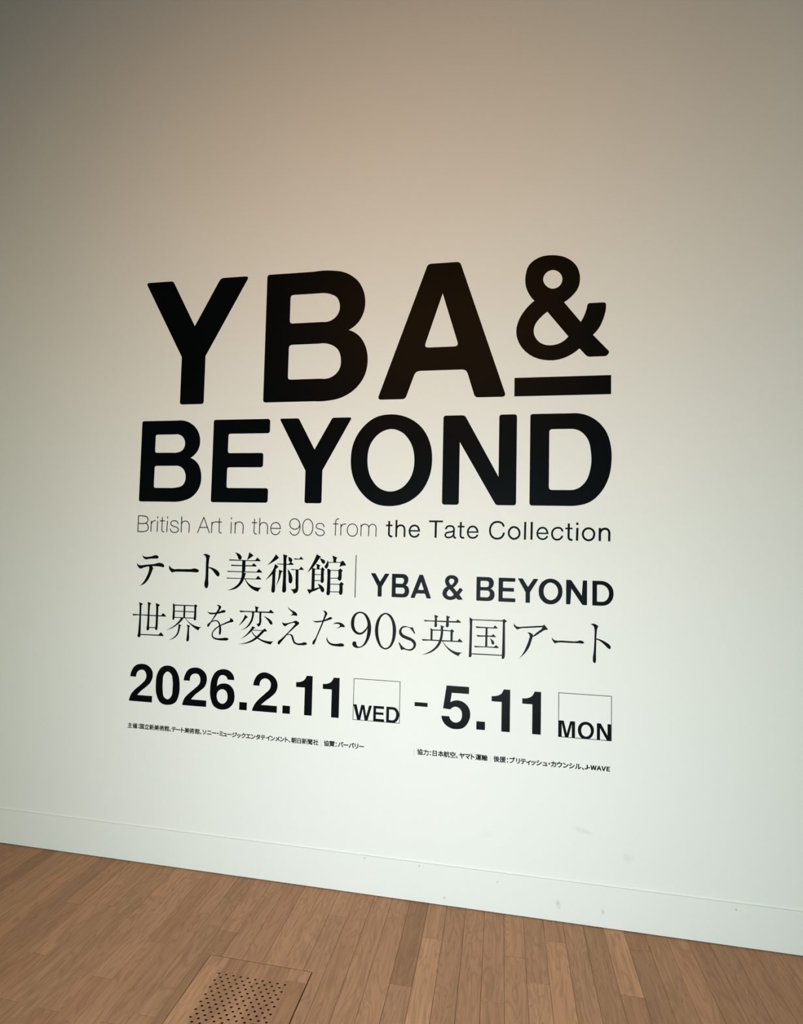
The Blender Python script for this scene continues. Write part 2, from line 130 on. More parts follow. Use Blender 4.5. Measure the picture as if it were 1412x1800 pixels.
  ('ampersand', 'P -194.8,1267.6~ -179.4,1264.7~ -168.7,1255.2~ -167.6,1243.8~ -173.1,1232.1~ -186.7,1219.3 -172.6,1203.2 -160.5,1219.3@2.7 -148,1211.8@2.7 -162.3,1192.2 -148.3,1172.9@1.9 -167.3,1171@2.7 -175,1177.9 -187.4,1171.1~ -199.8,1169.3~ -214.2,1172.5~ -225.9,1182.5~ -229.6,1194.7~ -226.4,1207.3~ -211.3,1222.2 -218.2,1234.3~ -220,1245.7~ -215.7,1257.4~ -206.3,1265.3~; H -193.6,1253.7~ -185.9,1250.8~ -183.4,1244.2~ -187,1236.4~ -195.1,1229.1~ -201.5,1235.9~ -204.3,1243.4~ -201.2,1250.8~; H -201.5,1211.7 -184.3,1191.8 -191.4,1184.8~ -201,1183.5~ -209.1,1187~ -212.1,1194.5~ -208.6,1204.1~'),
  ('letter', 'P -95.8,1264.6@1.9 -48.8,1264.6 -38.5,1261.5~ -29.9,1250.5~ -29.2,1237.4~ -33.3,1225.9~ -40.7,1220 -30.3,1212.9~ -25.5,1201.8~ -26.8,1186.7~ -34.5,1176.1~ -47.5,1171.8~ -56.8,1171.3 -95.8,1171.3@2.3; H -80.1,1249.6@2.6 -57,1249.6 -49.5,1246.1~ -47.5,1238.6~ -50.5,1228.1~ -58.5,1225.2 -80.1,1225.2@2.6; H -80.4,1212.1@2.6 -54.6,1212.1 -46.1,1208.5~ -43.8,1201.1~ -46.8,1189.7~ -55.2,1185.5 -80.4,1185.5@2.6'),
  ('letter', 'P -10.2,1264.1@1.9 53.7,1264.1@2.5 53.7,1249.7@2.5 6.8,1249.7@2.8 6.8,1225.6@2.8 49,1225.6@2.5 49,1211.4@2.5 5.9,1211.4@2.8 5.9,1185.7@2.8 54.4,1185.7@2.5 54.4,1171.2@2.5 -10.2,1171.2@1.9'),
  ('letter', 'P 63.1,1264.1@1.5 81.5,1264.1@1.5 101.8,1231.6@0.9 122.6,1263.9@1.8 140.7,1263.9@2.1 109.7,1211.7 109.7,1171@2.1 93,1171@2.1 93,1211.4'),
  ('letter', 'P 185.6,1266.7~ 200.6,1264.5~ 215.6,1255.8~ 226.9,1240~ 230.6,1220.2~ 227.2,1198.7~ 216.9,1182.1~ 202.1,1171.9~ 186.4,1168.6~ 171.4,1170.6~ 157.1,1179.7~ 145.6,1196.1~ 142.1,1216.8~ 144.9,1237~ 155.6,1253.6~ 170.6,1263.4~; H 185.7,1251.9~ 197.7,1248.2~ 209,1237.8~ 214.4,1219.6~ 210.1,1200.3~ 199.7,1189.1~ 186.3,1184.6~ 175,1188.1~ 165.2,1198.5~ 160.5,1217.5~ 164.1,1235.4~ 173.7,1247.3~'),
  ('letter', 'P 244.2,1264.4@2.2 262.3,1264.4@2.5 301.6,1206.6@0.7 305.3,1264.2@2.2 320.8,1264.2@2.2 320.8,1171.2@2.2 304.1,1171.2@2.2 263.3,1231.6@1.4 259.9,1171.7@2.2 244.2,1171.7@2.2'),
  ('letter', 'P 340.1,1264.5@1.8 371.1,1264.5 385.1,1262.6~ 400.7,1254~ 412.9,1237.3~ 416.5,1218.4~ 413.1,1198.4~ 402.7,1182.5~ 388.9,1173.8~ 375,1171.4~ 368,1171.2 340.1,1171.2@2.1; H 356.8,1250.2@2.8 372.9,1250.2 383.4,1247.1~ 394.7,1236.6~ 400,1219.6~ 397.5,1204.1~ 389.7,1192~ 378.4,1186.6~ 372.3,1186.1 356.8,1186.1@2.8'),
 ],
 'tagline': [
  ('character', 'P -1566.8,1103.7 -1547.2,1097.3 -1553.8,1090.7 -1554.3,1088.2 -1554,1039 -1553.1,965.4~ -1553.9,954.4~ -1559.9,951~ -1566.3,953.7~ -1565,970.9~ -1562.2,1038.6 -1563.3,1087.8; P -1525,1107.2 -1506.9,1101.3 -1512.7,1094.3 -1513.4,1065.4 -1513.1,1004.2~ -1513.6,985.8~ -1518.9,982.1~ -1523.8,984.7~ -1523,1009.8~ -1522.3,1065 -1522.9,1092; P -1485.8,1103.4 -1464.4,1096.3 -1472.1,1088 -1471.9,1055 -1472,1000.1~ -1473.5,989.1~ -1478.8,985.4~ -1482.4,988.6~ -1482.1,1011.8~ -1482,1066.8 -1483.1,1088.8; P -1596.7,1051.2 -1562.1,1050.7 -1456.8,1050.9 -1448.5,1061.8 -1432.3,1048.6 -1434.2,1046.4 -1520.7,1046.1 -1561.9,1047 -1592.9,1044.3; P -1515.6,997.9 -1480.1,998.7 -1479.9,994.8 -1515.4,993.7; P -1555.8,965.9 -1466.4,966.9 -1454.7,978.5 -1440.5,963.8 -1443.1,962.1 -1555.6,961.6'),
  ('character', 'P -1403.1,1106.2 -1393.6,1100.7 -1393.1,1089.9 -1392.8,1042.7~ -1395.3,1035.7~ -1400.6,1034.7~ -1402.4,1039.5~ -1401.7,1075.6; P -1396.7,1100.6 -1299.7,1101.1 -1299.5,1097 -1396.5,1096; P -1301.2,1100.8 -1296.9,1106.2 -1285.5,1099 -1291.1,1094.3 -1290.8,1046.1~ -1292.4,1038.5~ -1298.4,1036.8~ -1300.8,1040.1~ -1300.4,1073.2; P -1351.4,1098.6 -1343,1099 -1342.9,1045 -1351.3,1045.3; P -1395.5,1074.1 -1299.3,1074.9 -1299.1,1071.2 -1395.3,1070.4; P -1395,1047 -1298.9,1048.2 -1298.7,1044.6 -1394.9,1043.7; P -1360.5,1047 -1348.9,1044.8 -1361.2,1029~ -1381.9,1011.4~ -1405.8,997~ -1430,988.1 -1407.5,1000.4~ -1386.6,1015.3~ -1370.5,1031.3~; P -1343.6,1045.7 -1339.8,1045.2 -1323.1,1028.7~ -1302.9,1017.3~ -1284.4,1011.4~ -1263.3,1010.1 -1272.1,1004.4~ -1278.4,994.5 -1297.8,1005.2~ -1316.6,1018.7~ -1332.4,1033.1~; P -1373,1018 -1357.4,1012.6 -1363.7,1008.8 -1365.8,994.2~ -1373.9,971.7~ -1391.6,955.5~ -1415.8,946.6 -1394.8,958.8~ -1378.8,976.9~ -1373.5,996.6~ -1372.6,1010.4; P -1333.3,1017.9 -1316.3,1012.5 -1321.4,1006.8 -1321.1,982.7 -1320.2,956.6~ -1322.5,947.5~ -1327,945.2~ -1331.7,948.4~ -1331.5,961.5 -1329.7,989.1 -1329.7,1007~'),
  ('character', 'P -1238.7,1078.8 -1233.3,1074.9~ -1221.4,1073.4~ -1197.9,1075.6~ -1179.9,1080.9~ -1163.2,1087~ -1154.2,1082.6~ -1157.7,1078.3~ -1173.1,1074~ -1193.7,1069.5~ -1211.9,1066.8~ -1227.7,1067~ -1235.8,1072.9~; P -1198.5,1105.8 -1191.4,1107.9~ -1180.8,1104.8~ -1175.7,1099~ -1179,1091.1~ -1187.6,1077.5~ -1201.1,1057.8~ -1215.9,1037.3~ -1227,1019.4~ -1231.3,1013.2~ -1236.6,1013.5~ -1236.9,1021.3~ -1223.7,1033.9~ -1211.3,1052.5~ -1197.9,1075.9~ -1188.2,1094.3~ -1188.5,1100.2~ -1192.6,1104.2~; P -1216.6,1037.3 -1208.3,1041.9~ -1197.9,1043~ -1187.3,1039.9~ -1179.1,1030.1~ -1174,1017.2~ -1172,999.5~ -1174,985.1~ -1177.7,980.7~ -1181.5,985.9~ -1181.6,1002.6~ -1182.6,1020.4~ -1188.3,1033.3~ -1196.4,1038.2~ -1206.8,1037.1~ -1218.3,1031.8; P -1137.3,1055.4 -1128.2,1053.4~ -1119.5,1047.3~ -1117.6,1040.8~ -1121.1,1038.3~ -1135.2,1035.2~ -1154.3,1027.8~ -1177.3,1017.7~ -1198.8,1001.7~ -1209.9,985.6~ -1208.1,973.7~ -1196.1,967.8~ -1175.2,967.2~ -1149.5,970.9~ -1140.3,969.6~ -1136.9,965~ -1142.6,960.6~ -1161.9,958.4~ -1186.6,959.2~ -1203.7,963.2~ -1214.6,973.4~ -1215.1,985.3~ -1206.6,1001.3~ -1189,1016.5~ -1171.1,1026.3~ -1145.7,1038.9~ -1134.3,1044.8~ -1132.5,1049~'),
  ('character', 'P -1022.5,1110.3 -1003.4,1105.1 -1009,1099.8 -1009.6,1085.2 -1019.4,1084.8 -1019.9,1098.3~; P -1091.8,1088.6 -1065.4,1087.8 -959.5,1089.1 -951.2,1098.2 -936.4,1086.1 -938.5,1083.7 -1012.8,1083.4 -1063.8,1083.4 -1087.9,1081; P -1066.3,1071.8 -1051.3,1062.4 -1059.1,1057.3~ -1073.8,1040.3~ -1094.4,1023.1 -1079.8,1042.7~ -1070.2,1059.4~; P -1034.6,1084.8 -1025.2,1085.2 -1026,1066.9~ -1034.4,1040.9~ -1054,1018.3~ -1084.3,1006.6 -1061.3,1018.6~ -1043.2,1041.8~ -1035.3,1063.8~; P -1001.2,1085.3 -991.8,1085.7 -992.4,1061.7 -992.1,1041.6~ -995,1032~ -1005.5,1024.1 -1008.7,1030.7~ -1018.3,1037.6 -1006.7,1036.8~ -1001.8,1040.4~ -1001,1060; P -982.6,1070.5 -967.3,1064.9~ -951.1,1055.6~ -941.4,1044~ -941.9,1038~ -946.8,1035.5~ -951.9,1038.2~ -959.5,1049.2~ -971.5,1061.4~; P -1030.2,1025.6 -1016.2,1019.1 -1024.7,1014.4~ -1038.7,998.9~ -1057,983.1~ -1084.2,968.1 -1062.9,984.1~ -1043.3,1005.4~; P -1031.8,1010.3 -984.8,1011 -984.7,1008.1 -1033.9,1006.9; P -986.9,1009.6 -974.3,1018.9 -963.8,1008.7 -965.9,1006.6 -975.9,1005.4 -987.8,993.4~ -1004.5,977.1~ -1028.6,961~ -1058.7,950.6~ -1090.8,948.2 -1058.9,955.3~ -1031.7,968.3~ -1009.2,985.6~ -995.2,999.8~; P -1035.7,1005.1 -1032,1005.3 -1022.5,993~ -1006.1,981.1~ -987,972~ -965.2,967.2~ -933,967.6 -939.9,962.5~ -946.1,953.1 -972.1,959.4~ -997,969.5~ -1017.7,982.5~ -1029.8,995.3~'),
  ('character', 'P -876,1114.3 -868.9,1107~ -856.3,1099.4~ -841.2,1092.5~ -834.1,1085.2~ -833.6,1079.4~ -835.7,1077.6~ -850.6,1079.2~ -869.1,1074.8 -858.2,1081.8~ -853.4,1087.8~ -858.5,1093.4~ -870,1102.8~; P -899.4,1050.1 -893,1045.7~ -883,1044.7~ -864.5,1048.8~ -847.3,1054.3~ -837.6,1058~ -830,1054~ -823.1,1047.9~ -827.2,1042.5~ -841.6,1030.2~ -858.4,1014.2~ -871.6,1001.3~ -879.9,991~ -893.1,975.1~ -903.8,961.7~ -910.4,955~ -915.2,959.9~ -914.6,967~ -899.5,980.6~ -879,1000.3~ -861.1,1019.9~ -846.8,1036.9~ -841.5,1045.3~ -845.9,1048~ -861.9,1044.9~ -875.3,1038.4~ -885.1,1032.1~ -893.3,1036.9~; P -875.3,1000.3 -866.6,1001.2~ -856.7,1000.3~ -849.1,993.8~ -845,982.4~ -839.7,971.1~ -830.9,965.7~ -814.9,966~ -796.6,971.1~ -789.2,968.6~ -787.2,964.1~ -793.8,960.3~ -812.2,958.1~ -830.6,958.8~ -844.4,965~ -851.6,977.4~ -856.4,991.1~ -861.5,996.6~ -869,997.4~ -878.8,995.1'),
  ('character', 'P -765.9,1062.9 -758.9,1060.6~ -743.6,1060.9~ -722.8,1064.3~ -703.7,1072.5~ -688.7,1079.4~ -681.7,1076.1~ -684.3,1072.1~ -698,1066.2~ -717.1,1060~ -736.5,1056~ -751.7,1054.7~ -760.2,1057.9~; P -723.3,1103.9 -715,1104.2~ -707.3,1100~ -703.2,1092.2~ -706.8,1083.5~ -713.3,1070~ -721,1049.9~ -732.6,1021.7~ -745.6,990.7~ -754,969.2~ -758.6,963~ -763.6,967.4~ -763.2,974~ -751.2,991.7~ -738.2,1022.7~ -724.1,1059~ -716.4,1081.8~ -714,1092.4~ -716.9,1099.5~; P -678.2,1051.3 -667.4,1057.8~ -653.7,1059.5~ -639.9,1056.5~ -630.2,1049.1~ -627,1042.7~ -629.9,1041~ -642.3,1041.3~ -653.1,1036.9~ -665.3,1031 -654.5,1039.4~ -647.9,1046.9~ -652.8,1051.9~ -664.5,1052.9~; P -700.8,997.7 -698.4,986.7~ -691.2,977.9~ -678.7,972.7~ -662.2,971.7~ -634.9,974.5~ -627.9,967.7~ -630.5,964~ -645.5,961.9~ -668.8,962.8~ -686.8,967~ -699.5,977.5~ -703.9,987.7~'),
  ('digit', 'P -561.9,1107.3~ -541.7,1100.7~ -525.9,1082.1~ -517.4,1055.2~ -517.4,1025.8~ -527.2,993.6~ -545.4,969.9~ -566.4,960.8~ -582.9,962.1~ -593.2,971.8~ -592.5,982.1~ -586,986.5~ -578.3,983.5~ -575.7,972.8~ -567.7,965.9~ -554.8,969.4~ -541.1,988.3~ -533.6,1015.9~ -531.9,1040.9 -542.1,1025.6~ -556,1015.8~ -568.9,1014~ -586.9,1022.2~ -598,1037.6~ -601.6,1056.8~ -598,1080.9~ -584.3,1099.9~; H -561.8,1101.3~ -549.8,1096.9~ -538.8,1081.4~ -532.4,1061.3~ -532.2,1052.2 -544.6,1033.4~ -562.1,1022.3~ -576.4,1027.3~ -586.4,1045~ -587.6,1065.5~ -583.9,1086.2~ -573.5,1098.1~'),
  ('digit', 'P -457.9,1107.4~ -438.7,1100.8~ -423.2,1080.1~ -414.4,1051.3~ -414.2,1022.1~ -422.2,990.3~ -437.9,968.1~ -455.1,960.8~ -472.7,966.1~ -489.6,988.8~ -498.9,1017.7~ -499.9,1047~ -491.8,1079.1~ -477.1,1099.1~; H -457.3,1101.6~ -443.2,1092.7~ -432.3,1072.9~ -427.7,1046.1~ -427.6,1021.4~ -432.7,991.9~ -442.7,973.4~ -455.3,966.4~ -468.2,972~ -479.1,991.6~ -485.6,1018.4~ -486.7,1043.2~ -483.3,1068.2~ -473.4,1091.3~'),
  ('letter', 'P -346.8,1056.5 -335.5,1031.8 -339.3,1028.7 -351.1,1044.4~ -361.5,1052.8~ -375.3,1053.7~ -387.8,1048.1~ -391.5,1036.7~ -385,1025.9~ -370,1018.8~ -349.2,1011~ -334.8,999.5~ -330.9,986.3~ -337,971.5~ -352.7,961.7~ -368.8,963~ -380.3,965.3~ -390.5,961.1 -402.7,991.3 -398.1,992.2 -387.4,978.7~ -373.5,969.5~ -358.6,967.4~ -345,974.4~ -341.9,986.9~ -348.9,997.6~ -369.7,1005.4~ -390.5,1014.4~ -400.5,1027.3~ -399.3,1044.2~ -386.9,1056.7~ -374.3,1058.5~ -361.6,1055.1~ -352.4,1053.3'),
  ('character', 'P -302.1,1086.3 -281.7,1085.6 -173.6,1087.2 -167.3,1094.9 -153.6,1084.3 -155.7,1081.7 -223.7,1081.2 -281.6,1081.6 -298.3,1080.2; P -260.3,1108.8 -242.9,1103.4 -249.3,1097.9 -249.6,1075.7 -248.7,1067.2~ -251.5,1060.6~ -258,1061~ -258.8,1068.1 -257.9,1095.3; P -212.7,1108.1 -196.3,1102.5 -202.4,1097.2 -202.4,1078 -202.6,1066.6~ -206.1,1061.9~ -211.8,1062.6~ -211.7,1091.8; P -234.7,1068.6 -219.1,1064.1 -224.4,1059.1 -224.3,1034.2~ -228.2,1011.3~ -236.4,991~ -253.4,971.5~ -279.1,955.8~ -307.3,948.8 -279.2,961.5~ -257.8,978.4~ -242.4,1000.6~ -235.6,1022.3~ -233.5,1048 -233.7,1062.2; P -275.3,1056.2 -265,1050 -265.6,1043.5 -265.7,1008.6 -273.6,1008.1 -274.1,1045.9; P -267.2,1050.3 -233.2,1050.9 -194.4,1050.3 -194.3,1046.4 -233.1,1046.9 -267.1,1045.9; P -195.1,1050 -190.2,1055.9 -180.1,1047.9 -185.7,1042.2 -185.8,1009.3 -194.4,1008.9; P -308.6,1011 -287.4,1010.2 -236.8,1010.6 -165.9,1010.7 -159.6,1020.9 -146.4,1008.7 -148.7,1006.4 -222.3,1005.9 -280.1,1005.9 -304.8,1004; P -227.8,1007.8 -224.5,1007.5 -214.9,993.6~ -200.4,980.9~ -181.6,970.7~ -164.4,966.7~ -146.7,967.1 -155.1,961.6~ -161.3,951.7 -184.3,962.1~ -204.6,977.2~ -219.2,994~'),
  ('character', 'P -121.2,1105.5 -109.1,1098.3 -110,1085.5 -111,965.8~ -111.8,953.2~ -116.7,950.3~ -121.6,951.2 -120.3,1000.4 -119.3,1071; P -111.2,1098.2 7.1,1099.2 7.1,1095.1 -111.2,1094.7; P 5.7,1098.8 12.6,1105.4 23.7,1096.5 16.2,1090.2 16.9,1035.9 16.5,959.4~ 13.1,952.2~ 6.2,951.8~ 5.5,955.9 6.9,1007.5 7.9,1091.2; P -112,965.8 6.7,966.4 6.8,962.7 -111.9,961.8; P -97.1,1071.4 -76.3,1070.6 -28,1070.2 -21.8,1078.9 -11.2,1067.9 -13.3,1066.4 -59.4,1066.2 -93.8,1064.9; P -93.1,1037.8 -75.8,1037.3 -35.2,1038 -28.3,1044.4 -16.8,1034.5 -19.1,1033 -56.1,1033.4 -89,1031.4; P -101.9,995.6 -82.2,994.8 -24.2,995.7 -16.9,1003.1 -6.1,993.2 -8.8,991.3 -58.3,992 -98.3,989.7; P -58,1067.7 -50.3,1068.1 -50.6,993.8 -59,993.3; P -41.3,1027.9 -32.2,1022.8~ -24.4,1013.4~ -24.3,1007.1~ -29.2,1003.8~ -33.4,1006.6~ -35.6,1016.3~'),
  ('character', 'P 50.4,1089.7 54.8,1083.1~ 63.4,1078~ 92.6,1079.7 146.9,1085.2 157.7,1086.3~ 164.7,1090.4 178.5,1073.3 176.5,1071.6 167.5,1070.3~ 153.2,1061.6~ 135.3,1048.4~ 122.1,1041 121.4,1044 138.7,1060.9~ 153.1,1072.6~ 158.4,1079.6 147,1079.1 92.7,1073.9 76.9,1071.9~ 63.8,1066.3 54.9,1073.8~ 49.9,1081~; P 100.7,1057.1 107.4,1058~ 117.1,1054.8~ 123,1047.8~ 120.9,1040.3~ 116.2,1022.8~ 108,1000.3~ 93.7,978.6~ 70.9,956.4 86.4,978.2~ 98.2,1004.7~ 107.1,1029.7~ 109.9,1045.8~ 106.8,1052.4~'),
  ('character', 'P 193.9,1044.9 198.2,1036.8~ 206,1033.2~ 229.2,1033.5 267.6,1033 286.7,1034.6~ 296.2,1037.5~ 307.6,1034.4~ 311.4,1030.1~ 307.7,1026.6~ 294.3,1026.8 248.4,1026.3 215.7,1025.2~ 204.2,1021.3 196.4,1030.7~ 192.8,1038.5~'),
  ('character', 'P 333.8,1099 343.3,1103~ 354.6,1100~ 361.6,1094.5~ 358.5,1085.5~ 356.3,1068.7~ 355,1029.6 354.2,990.5 354.3,967.1~ 352.5,958.2~ 349.1,956~ 344,961.6~ 343,972.2~ 346,999.8~ 348.3,1048.7 348.1,1084~ 344.3,1094.6~; P 353.9,1048.7 369.9,1045~ 390.6,1035.4~ 403.8,1025.4~ 407,1017.8~ 403.8,1011.2~ 398.2,1013.1~ 381.3,1029.1~ 368.1,1039.1~ 353.9,1044.7'),
 ],
 'opening': [
  ('digit', 'P -1593.5,779.9 -1587.5,805.9~ -1571.4,827.8~ -1542.4,837~ -1510.4,831.6~ -1488.4,810~ -1485.3,784.3~ -1494.8,759.9~ -1515.6,739.1~ -1539,720.1~ -1556.2,702.2 -1484,702.2 -1484,674.9 -1595.1,674.9 -1587.1,701.6~ -1566.3,726.9~ -1538.1,750.5~ -1517.4,775.7~ -1516.9,795.2~ -1528.9,810.5~ -1542.1,811.8~ -1557.9,803.4~ -1565.1,779.9'),
  ('digit', 'P -1416.4,837.5~ -1384.8,829.5~ -1364.6,802.9~ -1355.5,760.8~ -1357.4,717.9~ -1371.1,684.9~ -1406.2,670.4~ -1442.5,677.5~ -1463.3,710.4~ -1468.6,750.9~ -1462.8,800.9~ -1444.8,827.9~; H -1415.2,811.7~ -1398,802.9~ -1389.5,775.6~ -1388,741.4~ -1393.5,706.8~ -1409.7,694.1~ -1426.8,702.3~ -1434.4,729.6~ -1436,763.9~ -1431.4,798.6~'),
  ('digit', 'P -1337.4,779.6 -1331.4,805.1~ -1315.8,827.5~ -1287.9,836.9~ -1257.2,832~ -1234.3,811.4~ -1229.5,786.3~ -1237.7,760.3~ -1260.2,739.7~ -1282.9,721.1~ -1299.4,701.7 -1228.6,701.7 -1228.6,674.9 -1339.8,674.9 -1331.6,702.7~ -1309,727.7~ -1281.8,750.9~ -1261.7,773.5~ -1260.2,792.7~ -1270.2,809.1~ -1285.9,811.5~ -1300.7,805~ -1308,779.6'),
  ('digit', 'P -1103.7,796 -1111.5,819.4~ -1129.6,834.2~ -1157.4,838.3~ -1187,827.1~ -1206.6,796.3~ -1212.7,753.6~ -1208.7,711.6~ -1192.6,681.2~ -1169,670.4~ -1148.3,669.9~ -1121.2,680.3~ -1103.7,702.5~ -1100.2,730~ -1107.2,756.7~ -1124.9,774.3~ -1152.7,778.8~ -1172.3,773.2~ -1182.1,765 -1176.6,798.2~ -1167.8,810.6~ -1155,813.6~ -1140,807~ -1134,796; H -1156.3,754.5~ -1139.9,748.1~ -1132.3,729.8~ -1136,706.4~ -1153.8,693.8~ -1172.6,701.6~ -1181.3,722~ -1176.6,743.4~'),
  ('period', 'P -1077.3,707 -1043.3,707 -1043.3,674.9 -1077.3,674.9'),
  ('digit', 'P -1017.9,780.3 -1012.2,804.8~ -997.1,826.6~ -972.2,836.9~ -942.7,831~ -917.4,811.1~ -909.6,786.7~ -915.7,761.4~ -936.2,738.9~ -959.7,720.8~ -980.4,702.4 -909.7,702.4 -909.7,674.9 -1020,674.9 -1010.7,699.8~ -988.8,726.9~ -963.1,750.7~ -942,773.7~ -939.9,793.3~ -949.7,807.7~ -965.3,812.3~ -981.4,805.6~ -988.9,780.3'),
  ('period', 'P -885.1,707 -852.4,707 -852.4,674.9 -885.1,674.9'),
  ('digit', 'P -783.6,835.1 -758.1,835.1 -758.1,674.9 -790.7,674.9 -790.7,786.5 -828.7,786.5 -828.7,806.4 -810.9,808.4~ -793.1,818.1~ -785.3,831.4~'),
  ('digit', 'P -668.2,835.1 -642.9,835.1 -642.9,674.9 -675.2,674.9 -675.2,786.7 -713.5,786.7 -713.5,807.3 -693.8,809.1~ -677.1,818.7~ -669.9,830.5~'),
 ],
 'wed': [
  ('frame', 'R 2.3 -582.7,837.1 -392.2,837.1 -392.2,673.7 -582.7,673.7'),
  ('letter', 'P -582.7,734.6 -568.9,734.6 -558.9,692.3 -549.9,734.3 -536.6,734.5 -528.3,691.5 -517.4,734.1 -505.2,734.3 -522.5,673.7 -534.2,673.7 -543.3,718.3 -552.9,673.7 -565.1,673.7'),
  ('letter', 'P -499,734.9 -455.2,734.9 -455.7,724.5 -488.1,724.5 -488.1,710.1 -457.4,710.1 -457.7,701 -488.5,701 -488.5,684.2 -454.5,684.2 -454.2,673.7 -499,673.7'),
  ('letter', 'P -446,735.1 -418.2,735.1 -408.3,732.5~ -398.2,723~ -393.4,710.7~ -394.7,696.4~ -400.6,683.3~ -411.9,674.5~ -416.7,673.7 -446,673.7; H -434.9,724.9 -421.2,725.2 -413,722.6~ -407,714.4~ -406.3,701.8~ -409.8,690.4~ -418.6,683.4~ -423.5,683 -434.9,683.7'),
 ],
 'dash': [
  ('dash', 'P -332.2,761.7 -280.2,761.7 -280.2,746.2 -332.2,746.2'),
 ],
 'closing': [
  ('digit', 'P -206.5,835.1 -118.3,835.1 -118.3,808.1 -185.5,808.1 -190.4,771.4 -175.9,778.3~ -158.2,780.4~ -136.5,773.5~ -118.6,755.5~ -112.3,728.9~ -119.7,699.4~ -138.8,676.6~ -164.2,669.5~ -193.8,674.1~ -215.9,691.7~ -225.1,716.7 -193.8,716.7 -186.4,701.8~ -166.6,694.5~ -151,702.7~ -144.3,724.5~ -149.8,745.4~ -165.6,755~ -179.4,752.8~ -190.3,743.4 -218.8,746'),
  ('period', 'P -88.2,706.3 -55.1,706.3 -55.1,674.9 -88.2,674.9'),
  ('digit', 'P 15.5,835.1 39.4,835.1 39.4,674.9 7.3,674.9 7.3,786.9 -31,786.9 -31,807 -12.9,808.7~ 6.1,818.5~ 13.6,832.4~'),
  ('digit', 'P 131,835.1 155,835.1 155,674.9 122.9,674.9 122.9,786.5 85.1,786.5 85.1,807 103.1,808.2~ 121.8,818~ 129.5,831.8~'),
 ],
 'mon': [
  ('frame', 'R 2.3 220.1,837.1 410.3,837.1 410.3,673.7 220.1,673.7'),
  ('letter', 'P 220.2,734.2 239.2,734.2 250.4,688.4 262.6,734.3 280.1,734.3 280.1,673.7 268.5,673.7 268.5,722.8 256.1,673.7 244,673.7 231.8,723.1 231.8,673.7 220.2,673.7'),
  ('letter', 'P 319.4,736.3~ 333.8,732.9~ 344.2,722.3~ 348.2,707.2~ 345.1,690.6~ 335.7,677.6~ 319.8,672.7~ 304.6,675~ 294.2,687.2~ 290.4,704~ 293.2,719~ 303.5,731.3~; H 319.5,726~ 329.9,722~ 336.3,711.1~ 337.1,702.2~ 332.4,688.7~ 319.7,681.6~ 308.6,686.7~ 302.9,698.5~ 302.9,708.3~ 308.4,721~'),
  ('letter', 'P 358.8,734.5 372.6,734.5 396.7,691.7 396.7,734 408.9,734 408.9,673.7 394.9,673.7 370,717.1 370,673.7 358.8,673.7'),
 ],
}
